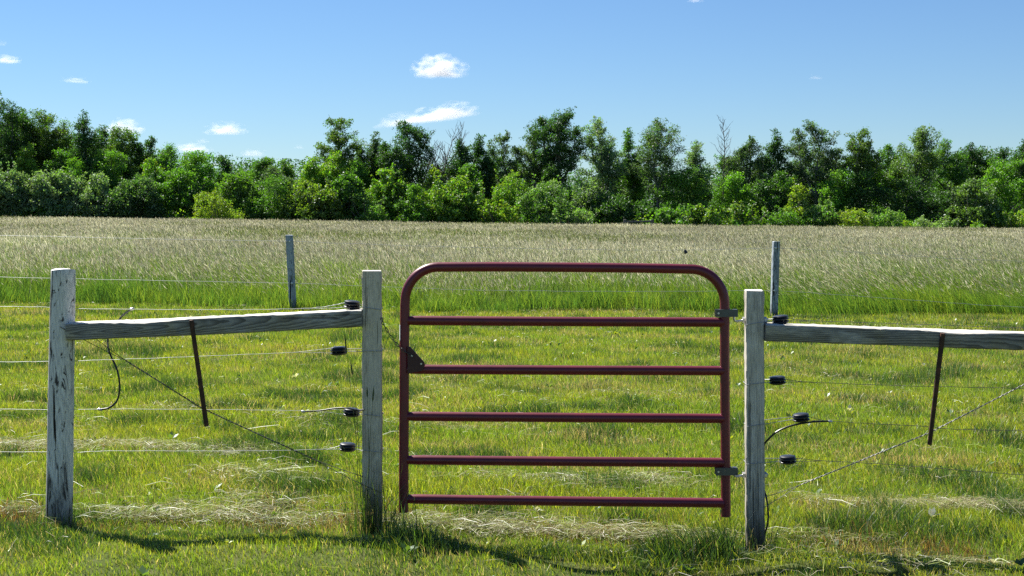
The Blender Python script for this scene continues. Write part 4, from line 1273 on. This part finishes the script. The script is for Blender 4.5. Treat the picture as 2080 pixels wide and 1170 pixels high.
# ------------------------------------------------------------------ tall tufts at posts and gate
def tuft(label, spots, seed, name='grass_tuft'):
    rng = np.random.default_rng(seed); V, Q, T, Cc = [], [], [], []; base = 0
    first = None
    for (px, Y, n, h0, h1, spread, lx) in spots:
        x = px_to_x(px, Y) + rng.normal(size=n) * spread; y = Y + rng.normal(size=n) * spread * .7
        h = h0 + (h1 - h0) * rng.random(n) ** 1.6
        ln = np.stack([lx * h + h * .22 * rng.normal(size=n), h * .15 * rng.normal(size=n)], -1)
        v, q, t, k = blades(np.stack([x, y, ground(x, y) - .01], -1), h, .0028 + .003 * rng.random(n), ln, rng, True, .3)
        V.append(v); Q.append(q + base); T.append(t + base); base += len(v)
        u = rng.random(n)[:, None]
        c = np.where(u < .5, PAL['mid'], np.where(u < .8, PAL['deep'] * 1.1, PAL['tan'] * .8)) * (.7 + .6 * rng.random((n, 1)))
        Cc.append(np.repeat(c, k, 0))
        if first is None: first = (px_to_x(px, Y), Y, g1(px_to_x(px, Y), Y))
    return tag(np_mesh(name, np.concatenate(V), np.concatenate(Q), np.concatenate(T), np.concatenate(Cc), M_grass, loc=first), label, 'grass tuft')


tuft('tall green grass tuft growing round the foot of the latch post', [(742, 7.10, 60, .15, .50, .035, -.02), (770, 7.09, 55, .12, .42, .04, .05), (755, 7.07, 60, .08, .25, .06, 0), (728, 7.16, 30, .2, .45, .03, -.05)], 1)
tuft('sparse grass tuft between the latch post and the red gate', [(796, 7.12, 26, .15, .42, .03, .10), (812, 7.1, 18, .1, .32, .03, .05)], 2)
tuft('browning grass tuft round the foot of the hinge post', [(1528, 7.1, 60, .06, .2, .07, 0), (1500, 7.14, 40, .1, .28, .05, -.05), (1556, 7.12, 30, .08, .3, .04, .1)], 3)
tuft('dry tuft of straw coloured grass at the foot of the round post', [(95, 7.12, 70, .05, .16, .06, -.1), (120, 7.08, 60, .04, .12, .06, .1)], 4)


def stalk(label, pts, headlen, seed):
    """one tall flowering grass stem with a spike"""
    rng = np.random.default_rng(seed)
    p = spline(pts, 6); mb = MB(); mb.tube(p, [.0016 - .0008 * i / (len(p) - 1) for i in range(len(p))], 5)
    root = empty('grass_stalk', pts[0], label, 'grass stalk', 'tall grass stalks by the latch post')
    m, = (M_stalk,)
    mb.build('stem', m, root)
    d = p[-1] - p[-3]; d /= np.linalg.norm(d); hb = MB()
    hb.tube([p[-1] - d * .004, p[-1] + d * headlen * .15, p[-1] + d * headlen * .6, p[-1] + d * headlen], [.0012, .0042, .0040, .0010], 7)
    hb.build('seed_head', m, root)
    return root


M_stalk = principled('green_stalk', (.045, .07, .02), .7)
stalk('grass stalk with a thin spike crossing the face of the latch post, leaning right', [P(745, 1072, 7.1), P(748, 980, 7.1), P(752, 880, 7.1), P(757, 815, 7.1)], .075, 1)
stalk('grass stalk with a spike on the left face of the latch post', [P(740, 1070, 7.1), P(750, 950, 7.1), P(747, 850, 7.1), P(746, 806, 7.1)], .05, 2)
stalk('thin bent weed stalk left of the latch post, reaching the second wire', [P(728, 1060, 7.15), P(724, 900, 7.15), P(712, 790, 7.15), P(704, 715, 7.15)], .09, 3)
stalk('thin weed stalk left of the latch post, ending below the second wire', [P(736, 1062, 7.15), P(728, 900, 7.15), P(721, 800, 7.15), P(716, 760, 7.15)], .06, 4)

# ------------------------------------------------------------------ clouds: bodies of thin water droplets, far beyond the wood
def cloud_mat(seed, dens):
    m, nt, N, L = new_mat('cloud_droplets')
    o = N.new('ShaderNodeOutputMaterial'); v = N.new('ShaderNodeVolumePrincipled')
    v.inputs['Color'].default_value = (.965, .968, .975, 1); v.inputs['Anisotropy'].default_value = .2
    tc = N.new('ShaderNodeTexCoord')
    mp = N.new('ShaderNodeMapping'); mp.inputs['Location'].default_value = (seed * 3.7, seed * 1.3, seed * 2.1)
    n = N.new('ShaderNodeTexNoise'); n.inputs['Scale'].default_value = 2.3; n.inputs['Detail'].default_value = 4; n.inputs['Roughness'].default_value = .55
    L.new(tc.outputs['Object'], mp.inputs['Vector']); L.new(mp.outputs[0], n.inputs['Vector'])
    mq = N.new('ShaderNodeMapping'); mq.inputs['Location'].default_value = (0, 0, .32); mq.inputs['Scale'].default_value = (1, 1, .75)
    L.new(tc.outputs['Object'], mq.inputs['Vector'])
    ln = N.new('ShaderNodeVectorMath'); ln.operation = 'LENGTH'; L.new(mq.outputs[0], ln.inputs[0])
    a = N.new('ShaderNodeMath'); a.operation = 'MULTIPLY'; a.inputs[1].default_value = 2.3; L.new(n.outputs['Fac'], a.inputs[0])
    s = N.new('ShaderNodeMath'); s.operation = 'SUBTRACT'; L.new(a.outputs[0], s.inputs[0]); L.new(ln.outputs['Value'], s.inputs[1])
    mr = N.new('ShaderNodeMapRange'); mr.inputs['From Min'].default_value = .30; mr.inputs['From Max'].default_value = .95; mr.inputs['To Min'].default_value = 0; mr.inputs['To Max'].default_value = dens * .36
    L.new(s.outputs[0], mr.inputs['Value']); sp_ = N.new('ShaderNodeSeparateXYZ'); L.new(tc.outputs['Object'], sp_.inputs[0])
    zr_ = N.new('ShaderNodeMapRange'); zr_.inputs['From Min'].default_value = -.45; zr_.inputs['From Max'].default_value = -.15; L.new(sp_.outputs['Z'], zr_.inputs['Value'])
    ml = N.new('ShaderNodeMath'); ml.operation = 'MULTIPLY'; L.new(mr.outputs[0], ml.inputs[0]); L.new(zr_.outputs[0], ml.inputs[1])
    L.new(ml.outputs[0], v.inputs['Density']); L.new(v.outputs[0], o.inputs['Volume'])
    return m


CLOUDS = [('large puffy white cloud high above the gate', 893, 142, 116, 58, .16, 0),
          ('long thin white cloud slanting up to the right above the dense rounded tree', 900, 233, 150, 42, .11, -9),
          ('faint white cloud just above the top of the dense rounded tree', 815, 247, 110, 34, .06, -8),
          ('flat based small white cloud over the low ridge on the left', 458, 265, 88, 33, .10, 0),
          ('white cloud partly hidden by the left wood', 246, 262, 90, 42, .10, 0),
          ('small white cloud cut by the left edge of the photo', 14, 122, 62, 24, .12, 0),
          ('thin wispy cloud above the left wood', 154, 164, 62, 17, .05, 4),
          ('very faint cloud scrap high on the right', 1657, 158, 32, 12, .04, 0),
          ('tiny cloud touching the top edge of the photo', 1412, 1, 38, 12, .07, 0),
          ('low white cloud showing over the sloping wood on the left', 392, 303, 76, 28, .10, 0),
          ('tiny cloud scrap left of the flat based small cloud', 412, 287, 28, 11, .06, 0),
          ('tiny faint cloud right of the flat based small cloud', 608, 299, 22, 12, .05, 0),
          ('low cloud peeping over the distant ridge', 515, 312, 56, 20, .07, 0),
          ('tiny cloud wisp at the left edge above the others', 4, 89, 22, 14, .05, 0)]
YC = 3000.
for i, (lb, px, py, wp, hp_, dn, rot) in enumerate(CLOUDS):
    c = P(px, py, YC); sx = wp / F * YC * .5 * 1.1; sz = hp_ / F * YC * .5 * 1.25
    bpy_me = bpy.data.meshes.new('cloud')
    import bmesh
    bm = bmesh.new(); bmesh.ops.create_icosphere(bm, subdivisions=3, radius=1.0); bm.to_mesh(bpy_me); bm.free()
    for vv in bpy_me.vertices:
        if vv.co.z < -.45: vv.co.z = -.45
    o = bpy.data.objects.new('cloud', bpy_me); col.objects.link(o)
    o.location = Vector(c); o.scale = (sx, sx * .75, sz); o.rotation_euler = (0, R(rot), 0)
    bpy_me.materials.append(cloud_mat(i + 1, dn))
    tag(o, lb, 'cloud', 'small fair weather clouds')
